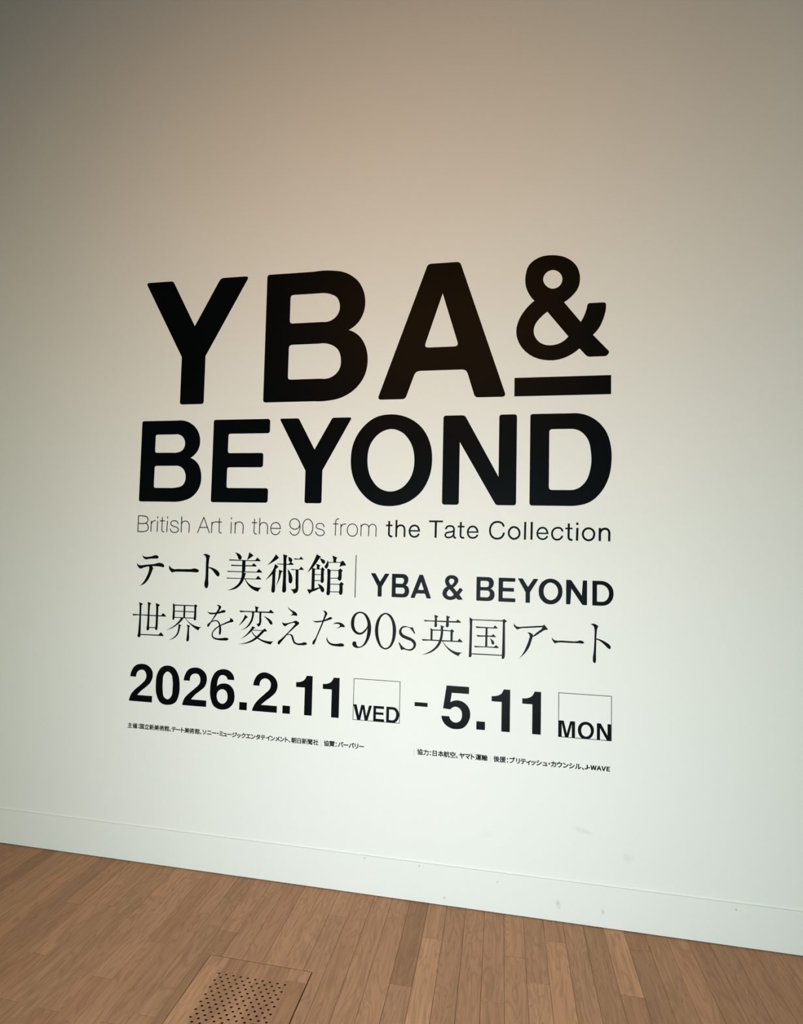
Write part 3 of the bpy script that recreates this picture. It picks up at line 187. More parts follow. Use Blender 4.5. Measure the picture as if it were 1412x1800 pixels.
PRINT_CHARS = {
 '主': '-128,795 -35,718 43,640 -399,640 -399,567 -43,567 -43,347 -353,347 -353,274 -43,274 -43,27 -446,27 -446,-46 446,-46 446,27 38,27 38,274 354,274 354,347 38,347 38,567 395,567 395,640 70,640 118,675 35,756 -67,836',
 '催': '-266,835 -351,611 -464,426 -424,350 -337,481 -337,-80 -266,-80 -266,626 -196,816/-130,794 -130,573 419,573 419,794 347,794 347,640 184,640 184,839 112,839 112,640 -62,640 -62,794/112,544 158,448 -44,448 -8,543 -74,561 -144,399 -240,269 -198,202 -124,296 -124,-81 -56,-81 -56,-34 464,-34 464,31 218,31 218,113 424,113 424,170 218,170 218,251 424,251 424,308 218,308 218,386 448,386 448,448 234,448 178,563/-56,31 -56,113 148,113 148,31/-56,251 148,251 148,170 -56,170/-56,308 -56,386 148,386 148,308',
 '：': '0,486 53,506 76,560 53,616 0,636 -53,616 -76,560 -53,506/0,-4 53,17 76,71 53,126 0,146 -53,126 -76,71 -53,17',
 '国': '92,320 191,206 243,237 141,347/-272,196 -272,132 277,132 277,196 30,196 30,365 232,365 232,430 30,430 30,573 256,573 256,640 -258,640 -258,573 -41,573 -41,430 -230,430 -230,365 -41,365 -41,196/-414,795 -414,-80 -338,-80 -338,-30 335,-30 335,-80 414,-80 414,795/-338,40 -338,725 335,725 335,40',
 '立': '-404,651 -404,576 406,576 406,651/-265,505 -209,286 -170,81 -90,101 -132,304 -191,522/-72,826 -24,663 54,686 0,846/190,522 124,274 40,38 -447,38 -447,-37 447,-37 447,38 122,38 203,264 276,507',
 '新': '-139,213 -57,51 -5,83 -89,240/-365,235 -404,145 -459,68 -406,30 -349,116 -304,220/53,744 53,400 48,258 22,109 -39,-25 19,-71 87,77 117,243 123,400 123,432 276,432 276,-75 349,-75 349,432 459,432 459,502 123,502 123,694 284,725 428,767 367,822 225,779/-286,827 -242,735 -439,735 -439,672 3,672 3,735 -164,735 -218,844/-123,667 -177,507 -454,507 -454,443 -249,443 -249,339 -450,339 -450,273 -249,273 -249,18 -261,5 -338,5 -316,-59 -253,-57 -210,-47 -186,-24 -180,17 -180,273 7,273 7,339 -180,339 -180,443 19,443 19,507 -109,507 -53,652/-374,651 -348,577 -335,507 -270,525 -285,593 -313,665',
 '美': '194,844 108,700 -158,700 -120,717 -157,780 -209,844 -275,816 -197,700 -403,700 -403,633 -40,633 -40,551 -354,551 -354,486 -40,486 -40,401 -445,401 -445,334 -48,334 -62,257 -419,257 -419,189 -84,189 -151,100 -270,34 -460,-10 -422,-77 -209,-20 -77,65 -4,182 94,58 232,-28 413,-77 460,-8 293,28 163,94 72,189 437,189 437,257 18,257 30,334 450,334 450,401 36,401 36,486 358,486 358,551 36,551 36,633 403,633 403,700 190,700 273,820',
 '術': '41,417 121,283 182,157 238,183 176,307 94,438/219,760 219,693 458,693 458,760/65,758 155,623 205,653 166,718 113,785/-275,840 -352,733 -453,639 -412,583 -299,690 -206,815/-34,832 -34,597 -185,597 -185,527 -60,527 -138,300 -255,121 -203,73 -109,211 -34,382 -34,-77 37,-77 37,527 202,527 202,597 37,597 37,832/195,526 195,458 310,458 310,19 306,7 292,3 180,4 201,-70 289,-67 345,-56 375,-29 382,19 382,458 472,458 472,526/-249,639 -347,480 -472,351 -427,286 -338,377 -338,-81 -269,-81 -269,467 -182,616',
 '館': '42,572 42,-78 104,-78 104,-34 354,-34 354,-74 416,-74 416,236 104,236 104,320 378,320 378,572/104,31 104,172 354,172 354,31/104,510 317,510 317,382 104,382/164,818 208,725 -20,725 -20,562 38,562 38,662 393,662 393,562 452,562 452,725 246,725 271,739 218,846/-136,359 -136,273 -313,273 -313,359/-136,416 -313,416 -313,493 -136,493/-198,170 -166,106 -313,44 -313,215 -74,215 -74,550 -181,550 -219,657 -274,638 -244,550 -376,550 -376,74 -392,27 -421,4 -390,-67 -337,-35 -143,55 -106,-37 -52,-7 -147,194/-238,846 -332,722 -452,625 -421,556 -322,639 -233,742 -66,589 -26,643 -102,718 -198,795 -182,823',
 '、': '77,-56 145,2 36,119 -79,224 -145,167 -31,64',
 'テ': '-290,740 -290,657 -199,660 205,660 298,657 298,740 205,734 -200,734/-410,489 -410,406 -323,408 -23,408 -37,275 -81,160 -161,72 -270,7 -196,-48 -79,35 1,135 44,259 60,408 332,408 410,406 410,489 332,484 -323,484',
 'ー': '-398,433 -398,335 -259,340 291,340 398,335 398,433 290,428 -259,428',
 'ト': '-251,88 -258,-30 -161,-30 -167,88 -168,418 29,347 225,257 259,342 56,430 -168,507 -168,670 -161,774 -259,774 -251,670',
 'ソ': '-223,36 -148,-27 61,110 206,281 292,458 343,638 363,717 263,731 255,649 215,494 130,323 -12,163/-284,719 -363,679 -280,546 -196,390 -116,435',
 'ニ': '-312,651 -312,561 -213,564 215,564 315,561 315,651 215,647 -213,647/-398,156 -398,60 -293,65 307,65 398,60 398,156 307,151 -293,151',
 '・': '0,486 -75,455 -106,380 -75,305 0,274 75,305 106,380 75,455',
 'ミ': '-197,757 -226,683 41,633 296,564 328,641 67,710/-242,493 -272,418 -11,366 230,296 262,373 15,442/-297,202 -328,126 -21,63 264,-25 298,52 12,138',
 'ュ': '-354,91 -354,8 -271,11 278,11 354,9 354,90 275,87 176,87 228,445 235,476 174,505 124,498 -181,498 -260,504 -260,420 -180,423 138,423 92,87 -271,87',
 'ジ': '198,746 143,723 234,565 291,591/329,794 273,770 368,615 425,641/-229,761 -274,694 -59,551 -12,620/-379,46 -333,-35 -170,12 -2,89 218,253 383,446 335,529 178,328 -44,162 -209,90/-380,536 -425,468 -206,331 -161,401',
 'ッ': '-28,576 -101,551 -23,334 51,360/334,520 248,547 200,361 110,205 -40,73 -215,-8 -149,-75 21,16 177,163 265,309 319,470/-260,526 -334,497 -245,272 -169,300',
 'ク': '51,777 -41,807 -73,728 -181,564 -387,390 -318,338 -173,457 -65,584 275,584 216,428 115,272 -51,127 -285,21 -213,-44 23,76 185,228 298,403 364,572 387,625 320,666 255,656 -17,656 7,698',
 'エ': '-416,131 -416,40 -328,44 333,44 416,40 416,131 333,125 39,125 39,585 279,585 364,581 364,669 279,663 -271,663 -355,669 -355,581 -271,585 -46,585 -46,125 -328,125',
 'ン': '-305,733 -362,672 -229,568 -113,463 -50,526 -172,633/-391,63 -338,-19 -117,47 55,136 254,303 391,492 343,577 212,383 9,209 -161,124',
 'タ': '54,785 -38,814 -70,735 -183,567 -391,387 -324,335 -173,463 -58,600 280,600 228,464 144,323 -68,458 -122,403 90,259 -73,122 -297,18 -225,-44 -4,70 156,210 266,119 325,188 210,276 307,435 367,587 391,641 325,681 259,671 -12,671 8,707',
 'イ': '-389,361 -349,283 -145,358 32,446 32,76 26,-31 124,-31 118,76 118,498 263,606 389,721 322,783 198,659 48,548 -147,446',
 'メ': '-213,611 -265,548 -116,447 17,346 -153,174 -380,32 -311,-30 -85,122 81,292 204,181 317,62 380,131 264,247 133,360 221,511 283,655 316,728 224,760 204,686 149,553 68,413',
 '朝': '-331,384 -73,384 -73,300 -331,300/-331,522 -73,522 -73,440 -331,440/-439,161 -439,94 -242,94 -242,-78 -169,-78 -169,94 27,94 27,161 -169,161 -169,242 -3,242 -3,581 -169,581 -169,661 25,661 25,729 -169,729 -169,841 -242,841 -242,729 -428,729 -428,661 -242,661 -242,581 -399,581 -399,242 -242,242 -242,161/366,485 366,315 149,315 153,422 153,485/366,553 153,553 153,724 366,724/81,792 81,422 73,266 33,105 -61,-39 -1,-82 97,71 141,246 366,246 366,14 361,-1 346,-6 231,-6 256,-79 345,-78 402,-66 430,-38 439,13 439,792',
 '日': '-251,352 248,352 248,71 -251,71/-251,426 -251,697 248,697 248,426/-328,772 -328,-69 -251,-69 -251,-4 248,-4 248,-64 328,-64 328,772',
 '聞': '104,369 104,310 -114,310 -114,369/-272,79 -263,17 104,44 104,-44 172,-44 172,49 276,57 276,114 172,107 172,369 247,369 247,425 -255,425 -255,369 -181,369 -181,84/104,262 104,199 -114,199 -114,262/104,152 104,102 -114,88 -114,152/-120,614 -120,537 -340,537 -340,614/-120,667 -340,667 -340,743 -120,743/340,614 340,537 112,537 112,614/340,667 112,667 112,743 340,743/376,797 40,797 40,482 340,482 340,16 336,0 323,-4 220,-3 243,-78 325,-77 378,-65 406,-36 414,15 414,797/-414,797 -414,-81 -340,-81 -340,482 -48,482 -48,797',
 '社': '-335,808 -280,740 -241,674 -180,712 -278,841/-441,668 -441,599 -176,599 -304,422 -467,288 -434,215 -294,331 -294,-79 -221,-79 -221,353 -115,228 -69,290 -208,428 -137,532 -81,642 -123,671 -135,668/155,843 155,526 -63,526 -63,454 155,454 155,33 -111,33 -111,-41 467,-41 467,33 232,33 232,454 445,454 445,526 232,526 232,843',
 '|': '-32,-279 32,-279 32,838 -32,838',
 '協': '244,419 239,314 142,314 142,254 234,254 195,89 103,-32 147,-79 253,63 300,254 389,254 378,61 363,-9 339,-20 269,-16 286,-79 368,-78 397,-71 419,-52 441,41 454,284 454,314 306,314 311,419/108,841 95,731 -98,731 -98,668 78,668 5,556 -137,476 -98,423 22,486 102,567 150,668 340,668 325,559 306,513 275,504 179,509 198,444 303,444 337,450 363,468 392,538 412,701 415,731 166,731 179,841/-85,418 -89,314 -191,314 -191,254 -95,254 -132,88 -219,-35 -176,-82 -76,62 -30,254 51,254 39,60 23,-11 0,-22 -62,-19 -46,-79 28,-78 57,-71 78,-53 101,40 114,285 115,314 -24,314 -19,418/-330,840 -330,576 -454,576 -454,506 -330,506 -330,-79 -258,-79 -258,506 -140,506 -140,576 -258,576 -258,840',
 '賛': '-248,302 254,302 254,234 -248,234/-248,185 254,185 254,117 -248,117/-248,417 254,417 254,351 -248,351/78,16 360,-81 446,-43 141,54/-149,54 -286,7 -446,-29 -391,-85 -230,-38 -82,24/-262,840 -262,780 -409,780 -409,727 -262,727 -262,707 -264,668 -437,668 -437,614 -279,614 -336,538 -461,474 -417,423 -300,486 -232,559 -85,472 -41,517 -209,608 -207,614 -23,614 -23,668 -196,668 -194,706 -194,727 -36,727 -36,780 -194,780 -194,840/-321,469 -321,65 330,65 330,469 41,469 148,520 208,582 298,498 417,443 461,498 345,543 259,614 430,614 430,668 237,668 238,696 238,727 412,727 412,780 238,780 238,840 169,840 169,780 22,780 22,727 169,727 169,697 167,668 6,668 6,614 149,614 95,559 -13,516 25,469',
 'バ': '254,779 201,757 282,618 336,642/364,819 311,797 394,659 448,683/-294,301 -360,165 -448,29 -363,-7 -282,126 -216,268 -159,439 -125,580 -107,653 -196,672 -233,482/199,339 261,165 312,-5 401,24 281,366 135,682 53,655 127,508',
 'リ': '278,759 184,759 189,672 189,514 175,297 106,161 -2,77 -133,28 -68,-41 54,12 170,105 229,195 264,318 275,510 275,672/-186,751 -277,751 -273,679 -273,346 -278,269 -186,269 -190,345 -190,679',
 '力': '-70,838 -70,665 -70,622 -397,622 -397,545 -74,545 -112,350 -218,153 -427,-25 -369,-84 -146,112 -34,329 4,545 347,545 314,161 269,16 249,3 223,0 65,7 83,-32 91,-70 251,-72 299,-61 337,-31 389,139 425,582 427,622 8,622 8,665 8,838',
 '本': '-41,839 -41,629 -436,629 -436,553 -134,553 -277,313 -464,140 -409,79 -271,202 -151,365 -57,553 -41,553 -41,183 -275,183 -275,107 -41,107 -41,-80 38,-80 38,107 271,107 271,183 38,183 38,553 52,553 144,365 265,203 405,81 464,146 270,316 127,553 436,553 436,629 38,629 38,839',
 '航': '-301,592 -242,448 -192,470 -253,611/-303,284 -232,130 -181,153 -256,305/95,829 164,674 237,699 164,851/-62,674 -62,606 448,606 448,674/26,508 26,290 19,179 -12,62 -84,-43 -26,-84 52,32 87,163 96,289 96,441 268,441 268,49 272,-22 287,-51 312,-65 340,-69 385,-69 433,-57 458,-15 467,108 416,135 412,28 403,-1 383,-5 359,-5 343,-1 338,44 338,508/-155,659 -155,404 -325,404 -325,659/-461,404 -461,342 -391,342 -403,140 -467,-50 -409,-87 -340,120 -325,342 -155,342 -155,9 -159,-3 -172,-7 -265,-7 -243,-72 -168,-70 -120,-59 -96,-34 -89,9 -89,721 -236,721 -195,832 -271,847 -302,721 -391,721 -391,404',
 '空': '63,537 228,445 368,357 418,415 109,587/-117,590 -252,492 -417,413 -373,348 -205,439 -65,544/-425,22 -425,-46 426,-46 426,22 37,22 37,275 324,275 324,343 -320,343 -320,275 -43,275 -43,22/-77,824 -29,718 -426,718 -426,492 -352,492 -352,649 348,649 348,517 425,517 425,718 63,718 1,846',
 'ヤ': '426,631 370,671 325,657 -96,575 -135,717 -152,794 -244,772 -216,697 -178,560 -326,532 -426,520 -404,435 -158,486 -36,38 -18,-44 75,-22 49,56 -75,503 307,578 217,453 92,326 173,287 313,453',
 'マ': '-58,159 122,-45 195,13 24,197 241,404 388,603 413,634 350,685 285,677 -311,677 -413,685 -413,595 -311,601 277,601 157,435 -35,254 -222,408 -287,356 -175,267',
 '運': '-194,805 -194,622 -126,622 -126,748 356,748 356,622 427,622 427,805/-436,760 -358,670 -300,583 -234,623 -295,709 -375,796/-75,370 77,370 77,302 -75,302/150,370 305,370 305,302 150,302/-75,485 77,485 77,419 -75,419/150,485 305,485 305,419 150,419/-193,190 -193,132 77,132 77,52 150,52 150,132 432,132 432,190 150,190 150,251 374,251 374,536 150,536 150,597 340,597 340,653 150,653 150,706 77,706 77,653 -120,653 -120,597 77,597 77,536 -141,536 -141,251 77,251 77,190/-251,445 -457,445 -457,375 -323,375 -323,126 -390,81 -462,6 -414,-59 -345,33 -287,72 -247,51 -192,10 -73,-36 89,-47 441,-36 462,38 91,19 -60,28 -174,69 -251,123',
 '輸': '234,449 234,78 288,78 288,449/364,487 364,2 360,-10 349,-13 260,-12 279,-70 350,-69 395,-60 418,-38 424,2 424,487/170,843 53,707 -102,606 -60,558 -4,589 -4,530 361,530 361,592 0,592 95,664 178,749 291,641 423,558 466,610 328,688 212,795 228,821/4,278 118,278 118,191 4,191/4,331 4,414 118,414 118,331/-54,471 -54,-79 4,-79 4,134 118,134 118,-3 108,-13 54,-13 72,-68 154,-57 172,-37 176,-3 176,471/-438,592 -438,233 -307,233 -307,155 -466,155 -466,90 -307,90 -307,-79 -241,-79 -241,90 -88,90 -88,155 -241,155 -241,233 -108,233 -108,592 -240,592 -240,668 -90,668 -90,734 -240,734 -240,840 -307,840 -307,734 -457,734 -457,668 -307,668 -307,592/-379,386 -302,386 -302,290 -379,290/-246,386 -169,386 -169,290 -246,290/-379,536 -302,536 -302,440 -379,440/-246,536 -169,536 -169,440 -246,440',
 '後': '-260,840 -348,729 -461,630 -419,575 -296,686 -192,814/-156,379 29,399 -80,279 -212,186 -161,130 -45,217 10,148 75,87 -65,23 -216,-18 -179,-83 -16,-33 135,42 270,-31 425,-81 471,-17 324,24 195,85 293,181 366,301 318,324 305,321 57,321 115,405 341,419 391,336 453,373 381,479 287,590 229,560 300,475 -23,457 161,570 343,706 278,742 147,635 -39,629 55,712 145,806 75,837 -21,729 -93,663 -156,626 -133,557 61,575 -67,495 -129,461 -176,446/3,261 265,261 207,188 133,125 60,189/-236,636 -341,483 -471,357 -427,291 -329,387 -329,-83 -257,-83 -257,475 -169,612',
 '援': '79,718 107,582 171,597 141,728/361,833 129,801 -145,784 -127,726 154,742 405,777/-99,697 -53,570 9,591 -41,713/321,739 229,570 -129,570 -129,508 3,508 -5,429 -152,429 -152,365 -15,365 -52,218 -122,82 -238,-26 -187,-79 -64,38 11,183 65,113 129,52 34,6 -75,-25 -33,-82 83,-44 185,11 296,-45 422,-83 469,-19 349,12 245,57 325,154 382,281 340,300 327,297 45,297 59,365 451,365 451,429 67,429 75,508 421,508 421,570 301,570 393,716/53,239 295,239 248,159 187,93 111,160/-335,839 -335,638 -460,638 -460,568 -335,568 -335,326 -469,286 -455,212 -335,251 -335,7 -339,-7 -352,-11 -446,-10 -425,-80 -347,-78 -299,-66 -272,-41 -265,7 -265,274 -150,311 -160,381 -265,347 -265,568 -157,568 -157,638 -265,638 -265,839',
 'ブ': '336,857 281,834 363,701 418,725/298,651 249,682 287,699 208,831 153,808 226,688 183,685 -318,685 -418,692 -418,603 -319,606 193,606 149,441 62,280 -33,181 -159,100 -328,40 -260,-35 -28,76 134,232 230,416 283,601',
 'ィ': '-330,258 -292,184 -125,246 21,316 21,10 17,-78 109,-78 104,10 104,366 232,461 330,553 268,613 165,509 30,409 -131,326',
 'シ': '-209,768 -254,701 -39,559 9,627/-359,53 -313,-28 -149,19 19,96 239,260 404,454 356,536 198,336 -23,170 -188,97/-360,543 -404,475 -186,338 -139,408',
 'カ': '373,579 317,607 253,602 15,602 20,705 26,787 -68,787 -61,704 -65,602 -241,602 -355,608 -355,523 -240,527 -72,527 -113,346 -181,209 -270,106 -373,32 -300,-27 -154,104 -52,281 7,527 287,527 276,301 236,98 214,72 178,65 29,76 39,-7 200,-14 267,1 307,47 353,289 368,530',
 'ウ': '373,607 319,641 250,633 26,633 26,726 32,801 -64,801 -59,726 -59,633 -280,633 -373,637 -370,560 -370,384 -373,320 -286,320 -290,380 -290,559 269,559 239,413 174,267 53,143 -97,66 -201,38 -136,-37 31,30 164,126 260,246 325,403 358,547',
 'ル': '15,21 68,-23 102,0 284,116 443,277 396,345 256,195 104,99 104,676 108,750 16,750 21,676 21,77/-443,26 -368,-24 -258,99 -190,250 -164,458 -159,675 -154,747 -246,747 -239,674 -244,466 -269,272 -336,135',
 'J': '0,-13 116,18 181,99 202,215 202,733 109,733 109,224 96,134 57,84 -9,68 -80,87 -136,151 -202,103 -120,16',
 '-': '-128,245 128,245 128,315 -128,315',
 'W': '-258,0 -148,0 -38,442 -2,609 2,609 38,442 150,0 262,0 413,733 325,733 246,334 206,96 200,96 148,334 46,733 -40,733 -141,334 -193,96 -197,96 -241,334 -318,733 -413,733',
 'A': '-300,0 -207,0 -136,224 132,224 202,0 300,0 51,733 -52,733/-113,297 -77,410 -4,658 0,658 74,410 109,297',
 'V': '-53,0 54,0 287,733 193,733 75,336 4,94 0,94 -71,336 -190,733 -287,733',
 'E': '-217,0 217,0 217,79 -125,79 -125,346 153,346 153,425 -125,425 -125,655 205,655 205,733 -217,733',
}
PRINT_LINES = {
 'credit': '主:-1584.6 催:-1560.4 ：:-1543.8 国:-1527.0 立:-1503.0 新:-1479.6 美:-1455.9 術:-1431.4 館:-1407.8 、:-1391.6 テ:-1374.4 ー:-1352.5 ト:-1332.6 美:-1312.7 術:-1289.6 館:-1264.8 、:-1248.9 ソ:-1231.9 ニ:-1209.2 ー:-1186.8 ・:-1170.4 ミ:-1155.0 ュ:-1137.2 ー:-1116.9 ジ:-1094.4 ッ:-1074.2 ク:-1053.6 エ:-1032.1 ン:-1009.9 タ:-988.6 テ:-966.5 イ:-943.0 ン:-923.4 メ:-902.6 ン:-882.1 ト:-862.4 、:-850.2 朝:-831.5 日:-808.5 新:-785.7 聞:-761.6 社:-737.0 |:-714.7 協:-691.5 賛:-668.2 ：:-650.6 バ:-631.5 ー:-609.6 バ:-586.4 リ:-565.2 ー:-544.6',
 'support': '|:-329.7 協:-306.8 力:-283.0 ：:-265.1 日:-248.2 本:-224.3 航:-201.5 空:-177.6 、:-162.0 ヤ:-141.9 マ:-119.9 ト:-99.9 運:-78.4 輸:-55.0 |:-31.9 後:-9.2 援:14.0 ：:32.1 ブ:49.8 リ:71.9 テ:91.4 ィ:110.6 ッ:128.6 シ:149.7 ュ:172.0 ・:187.3 カ:203.0 ウ:225.1 ン:247.7 シ:269.7 ル:292.5 、:309.3 J:321.2 -:331.5 W:347.3 A:367.0 V:383.5 E:400.0',
}
PRINT_EM = 23.73; PRINT_CENTRE = 569.8

# ------------------------------------------------------------------ helpers
def link(o, parent=None):
    COL.objects.link(o)
    if parent:
        o.parent = parent
    return o

def tag(o, label, cat, group=None):
    o['label'], o['category'] = label, cat
    if group:
        o['group'] = group
    return o

def empty(name, loc):
    o = bpy.data.objects.new(name, None)
    o.empty_display_size = 0.05
    o.location = loc
    return link(o)

def nodes_of(name):
    m = bpy.data.materials.new(name)
    m.use_nodes = True
    nt = m.node_tree
    return m, nt, nt.nodes['Principled BSDF'], nt.nodes.new, nt.links.new

def math_node(nt, op, a, b=None, c=None, clamp=False):
    n = nt.nodes.new('ShaderNodeMath')
    n.operation, n.use_clamp = op, clamp
    for i, v in enumerate((a, b, c)):
        if v is None:
            continue
        if isinstance(v, (int, float)):
            n.inputs[i].default_value = v
        else:
            nt.links.new(v, n.inputs[i])
    return n.outputs[0]

# idx of RGBA sockets of the Mix node differ by data type: pick them by type
def mix_rgb(nt, fac, a, b, blend='MIX'):
    n = nt.nodes.new('ShaderNodeMix')
    n.data_type, n.blend_type = 'RGBA', blend
    ins = {'F': n.inputs[0], 'A': n.inputs[6], 'B': n.inputs[7]}
    for k, v in (('F', fac), ('A', a), ('B', b)):
        if isinstance(v, (int, float)):
            ins[k].default_value = v
        elif isinstance(v, tuple):
            ins[k].default_value = (*v, 1)
        else:
            nt.links.new(v, ins[k])
    return n.outputs[2]

# ------------------------------------------------------------------ materials
def painted_wall(name, color, marks=()):
    m, nt, p, N, L = nodes_of(name)
    p.inputs['Roughness'].default_value = 0.62
    p.inputs['Specular IOR Level'].default_value = 0.12
    geo = N('ShaderNodeNewGeometry')
    n1 = N('ShaderNodeTexNoise'); n1.inputs['Scale'].default_value = 2.2; n1.inputs['Detail'].default_value = 3
    L(geo.outputs['Position'], n1.inputs['Vector'])
    lo = tuple(c * 0.975 for c in color)
    col = mix_rgb(nt, n1.outputs['Fac'], lo, color)
    if marks:
        sep = N('ShaderNodeSeparateXYZ'); L(geo.outputs['Position'], sep.inputs[0])
        nz = N('ShaderNodeTexNoise'); nz.inputs['Scale'].default_value = 70; nz.inputs['Detail'].default_value = 4
        L(geo.outputs['Position'], nz.inputs['Vector'])
        tot = None
        for x, z, rx, rz, k, shear in marks:
            dx = math_node(nt, 'SUBTRACT', sep.outputs['X'], x)
            dz = math_node(nt, 'SUBTRACT', sep.outputs['Z'], z)
            dz = math_node(nt, 'MULTIPLY_ADD', dx, shear, dz)
            a = math_node(nt, 'POWER', math_node(nt, 'ABSOLUTE', math_node(nt, 'DIVIDE', dx, rx)), 2.0)
            b = math_node(nt, 'POWER', math_node(nt, 'ABSOLUTE', math_node(nt, 'DIVIDE', dz, rz)), 2.0)
            v = math_node(nt, 'SUBTRACT', 1.0, math_node(nt, 'ADD', a, b), clamp=True)
            v = math_node(nt, 'MULTIPLY', v, k)
            tot = v if tot is None else math_node(nt, 'MAXIMUM', tot, v)
        tot = math_node(nt, 'MULTIPLY', tot, math_node(nt, 'MULTIPLY_ADD', nz.outputs['Fac'], 2.6, -0.55, clamp=True))
        col = mix_rgb(nt, tot, col, (0.30, 0.31, 0.30))
    L(col, p.inputs['Base Color'])
    n2 = N('ShaderNodeTexNoise'); n2.inputs['Scale'].default_value = 240; n2.inputs['Detail'].default_value = 4
    L(geo.outputs['Position'], n2.inputs['Vector'])
    bmp = N('ShaderNodeBump'); bmp.inputs['Strength'].default_value = 0.12; bmp.inputs['Distance'].default_value = 0.002
    L(n2.outputs['Fac'], bmp.inputs['Height'])
    L(bmp.outputs['Normal'], p.inputs['Normal'])
    return m

WALL_MARKS = [(0.31, 0.337, 0.045, 0.012, 0.17, 0.25), (0.47, 0.258, 0.028, 0.02, 0.12, 0.0), (-0.045, 0.285, 0.03, 0.02, 0.05, 0)]
BASE_MARKS = [(0.223, 0.062, 0.010, 0.016, 0.6, 0.5), (0.382, 0.058, 0.006, 0.012, 0.55, 0.5), (-0.30, 0.138, 0.004, 0.005, 0.9, 0), (0.0, 0.115, 0.004, 0.004, 0.8, 0),
              (-0.2, 0.03, 0.006, 0.006, 0.5, 0), (0.83, 0.128, 0.004, 0.004, 0.9, 0), (-0.52, 0.14, 0.01, 0.004, 0.7, 0)]
M_WALL = painted_wall('white_wall_paint', (0.83, 0.83, 0.81), WALL_MARKS)
M_BASE = painted_wall('white_baseboard_paint', (0.82, 0.825, 0.80), BASE_MARKS)

M_BEAD = painted_wall('lit_bead_white', (0.89, 0.885, 0.85))  # paler than the wall, standing in for light caught by the ledge

def vinyl():
    m, nt, p, N, L = nodes_of('black_vinyl_film')
    p.inputs['Base Color'].default_value = (0.0015, 0.0028, 0.0038, 1)
    p.inputs['Roughness'].default_value = 0.36
    p.inputs['Specular IOR Level'].default_value = 0.06
    geo = N('ShaderNodeNewGeometry')
    n2 = N('ShaderNodeTexNoise'); n2.inputs['Scale'].default_value = 160; n2.inputs['Detail'].default_value = 3
    L(geo.outputs['Position'], n2.inputs['Vector'])
    bmp = N('ShaderNodeBump'); bmp.inputs['Strength'].default_value = 0.10; bmp.inputs['Distance'].default_value = 0.002
    L(n2.outputs['Fac'], bmp.inputs['Height']); L(bmp.outputs['Normal'], p.inputs['Normal'])
    return m
M_VINYL = vinyl()

def grey_vinyl():
    m, nt, p, N, L = nodes_of('pale_grey_vinyl_film')
    n = N('ShaderNodeTexNoise'); n.inputs['Scale'].default_value = 300
    L(mix_rgb(nt, n.outputs['Fac'], (0.50, 0.51, 0.51), (0.54, 0.55, 0.55)), p.inputs['Base Color'])
    p.inputs['Roughness'].default_value = 0.5
    return m
M_GREY = grey_vinyl()

def wood():
    m, nt, p, N, L = nodes_of('oak_strip_wood')
    tone = N('ShaderNodeAttribute'); tone.attribute_name = 'board_tone'
    seed = N('ShaderNodeAttribute'); seed.attribute_name = 'board_seed'
    geo = N('ShaderNodeNewGeometry')
    off = N('ShaderNodeCombineXYZ')
    L(math_node(nt, 'MULTIPLY', seed.outputs['Fac'], 37.0), off.inputs['X'])
    L(math_node(nt, 'MULTIPLY', seed.outputs['Fac'], 91.0), off.inputs['Y'])
    L(math_node(nt, 'MULTIPLY', seed.outputs['Fac'], 13.0), off.inputs['Z'])
    add = N('ShaderNodeVectorMath'); add.operation = 'ADD'
    L(geo.outputs['Position'], add.inputs[0]); L(off.outputs[0], add.inputs[1])
    def stretched(sx, sy, detail, rough, dist=0.0):
        mp = N('ShaderNodeMapping'); mp.inputs['Scale'].default_value = (sx, sy, 10)
        L(add.outputs[0], mp.inputs['Vector'])
        t = N('ShaderNodeTexNoise'); t.inputs['Scale'].default_value = 1.0
        t.inputs['Detail'].default_value = detail; t.inputs['Roughness'].default_value = rough; t.inputs['Distortion'].default_value = dist
        L(mp.outputs[0], t.inputs['Vector'])
        return t.outputs['Fac']
    pores = stretched(420, 16, 3, 0.6)
    streak = stretched(70, 3.2, 4, 0.6, 0.6)
    figure = stretched(16, 2.6, 2, 0.5, 1.5)
    # cathedral figure: bands of a slow distorted noise
    bands = math_node(nt, 'SINE', math_node(nt, 'MULTIPLY', figure, 46.0))
    bands = math_node(nt, 'MULTIPLY_ADD', bands, 0.5, 0.5)
    base = mix_rgb(nt, tone.outputs['Fac'], (0.375, 0.182, 0.091), (0.770, 0.410, 0.232))
    red = mix_rgb(nt, math_node(nt, 'MULTIPLY', math_node(nt, 'FRACT', math_node(nt, 'MULTIPLY', seed.outputs['Fac'], 7.3)), 0.25), base, (0.50, 0.32, 0.19))
    c = mix_rgb(nt, math_node(nt, 'MULTIPLY_ADD', streak, 1.5, -0.45, clamp=True), (0.72, 0.70, 0.68), (1.10, 1.10, 1.10))
    col = mix_rgb(nt, 1.0, red, c, 'MULTIPLY')
    d = math_node(nt, 'MULTIPLY', math_node(nt, 'POWER', bands, 3.0), 0.30)
    col = mix_rgb(nt, d, col, (0.20, 0.105, 0.055))
    po = math_node(nt, 'MULTIPLY', math_node(nt, 'MULTIPLY_ADD', pores, 3.2, -1.75, clamp=True), 0.42)
    col = mix_rgb(nt, po, col, (0.18, 0.095, 0.05))
    L(col, p.inputs['Base Color'])
    p.inputs['Roughness'].default_value = 0.58
    p.inputs['Specular IOR Level'].default_value = 0.3
    bmp = N('ShaderNodeBump'); bmp.inputs['Strength'].default_value = 0.15; bmp.inputs['Distance'].default_value = 0.001
    L(pores, bmp.inputs['Height']); L(bmp.outputs['Normal'], p.inputs['Normal'])
    return m
M_WOOD = wood()

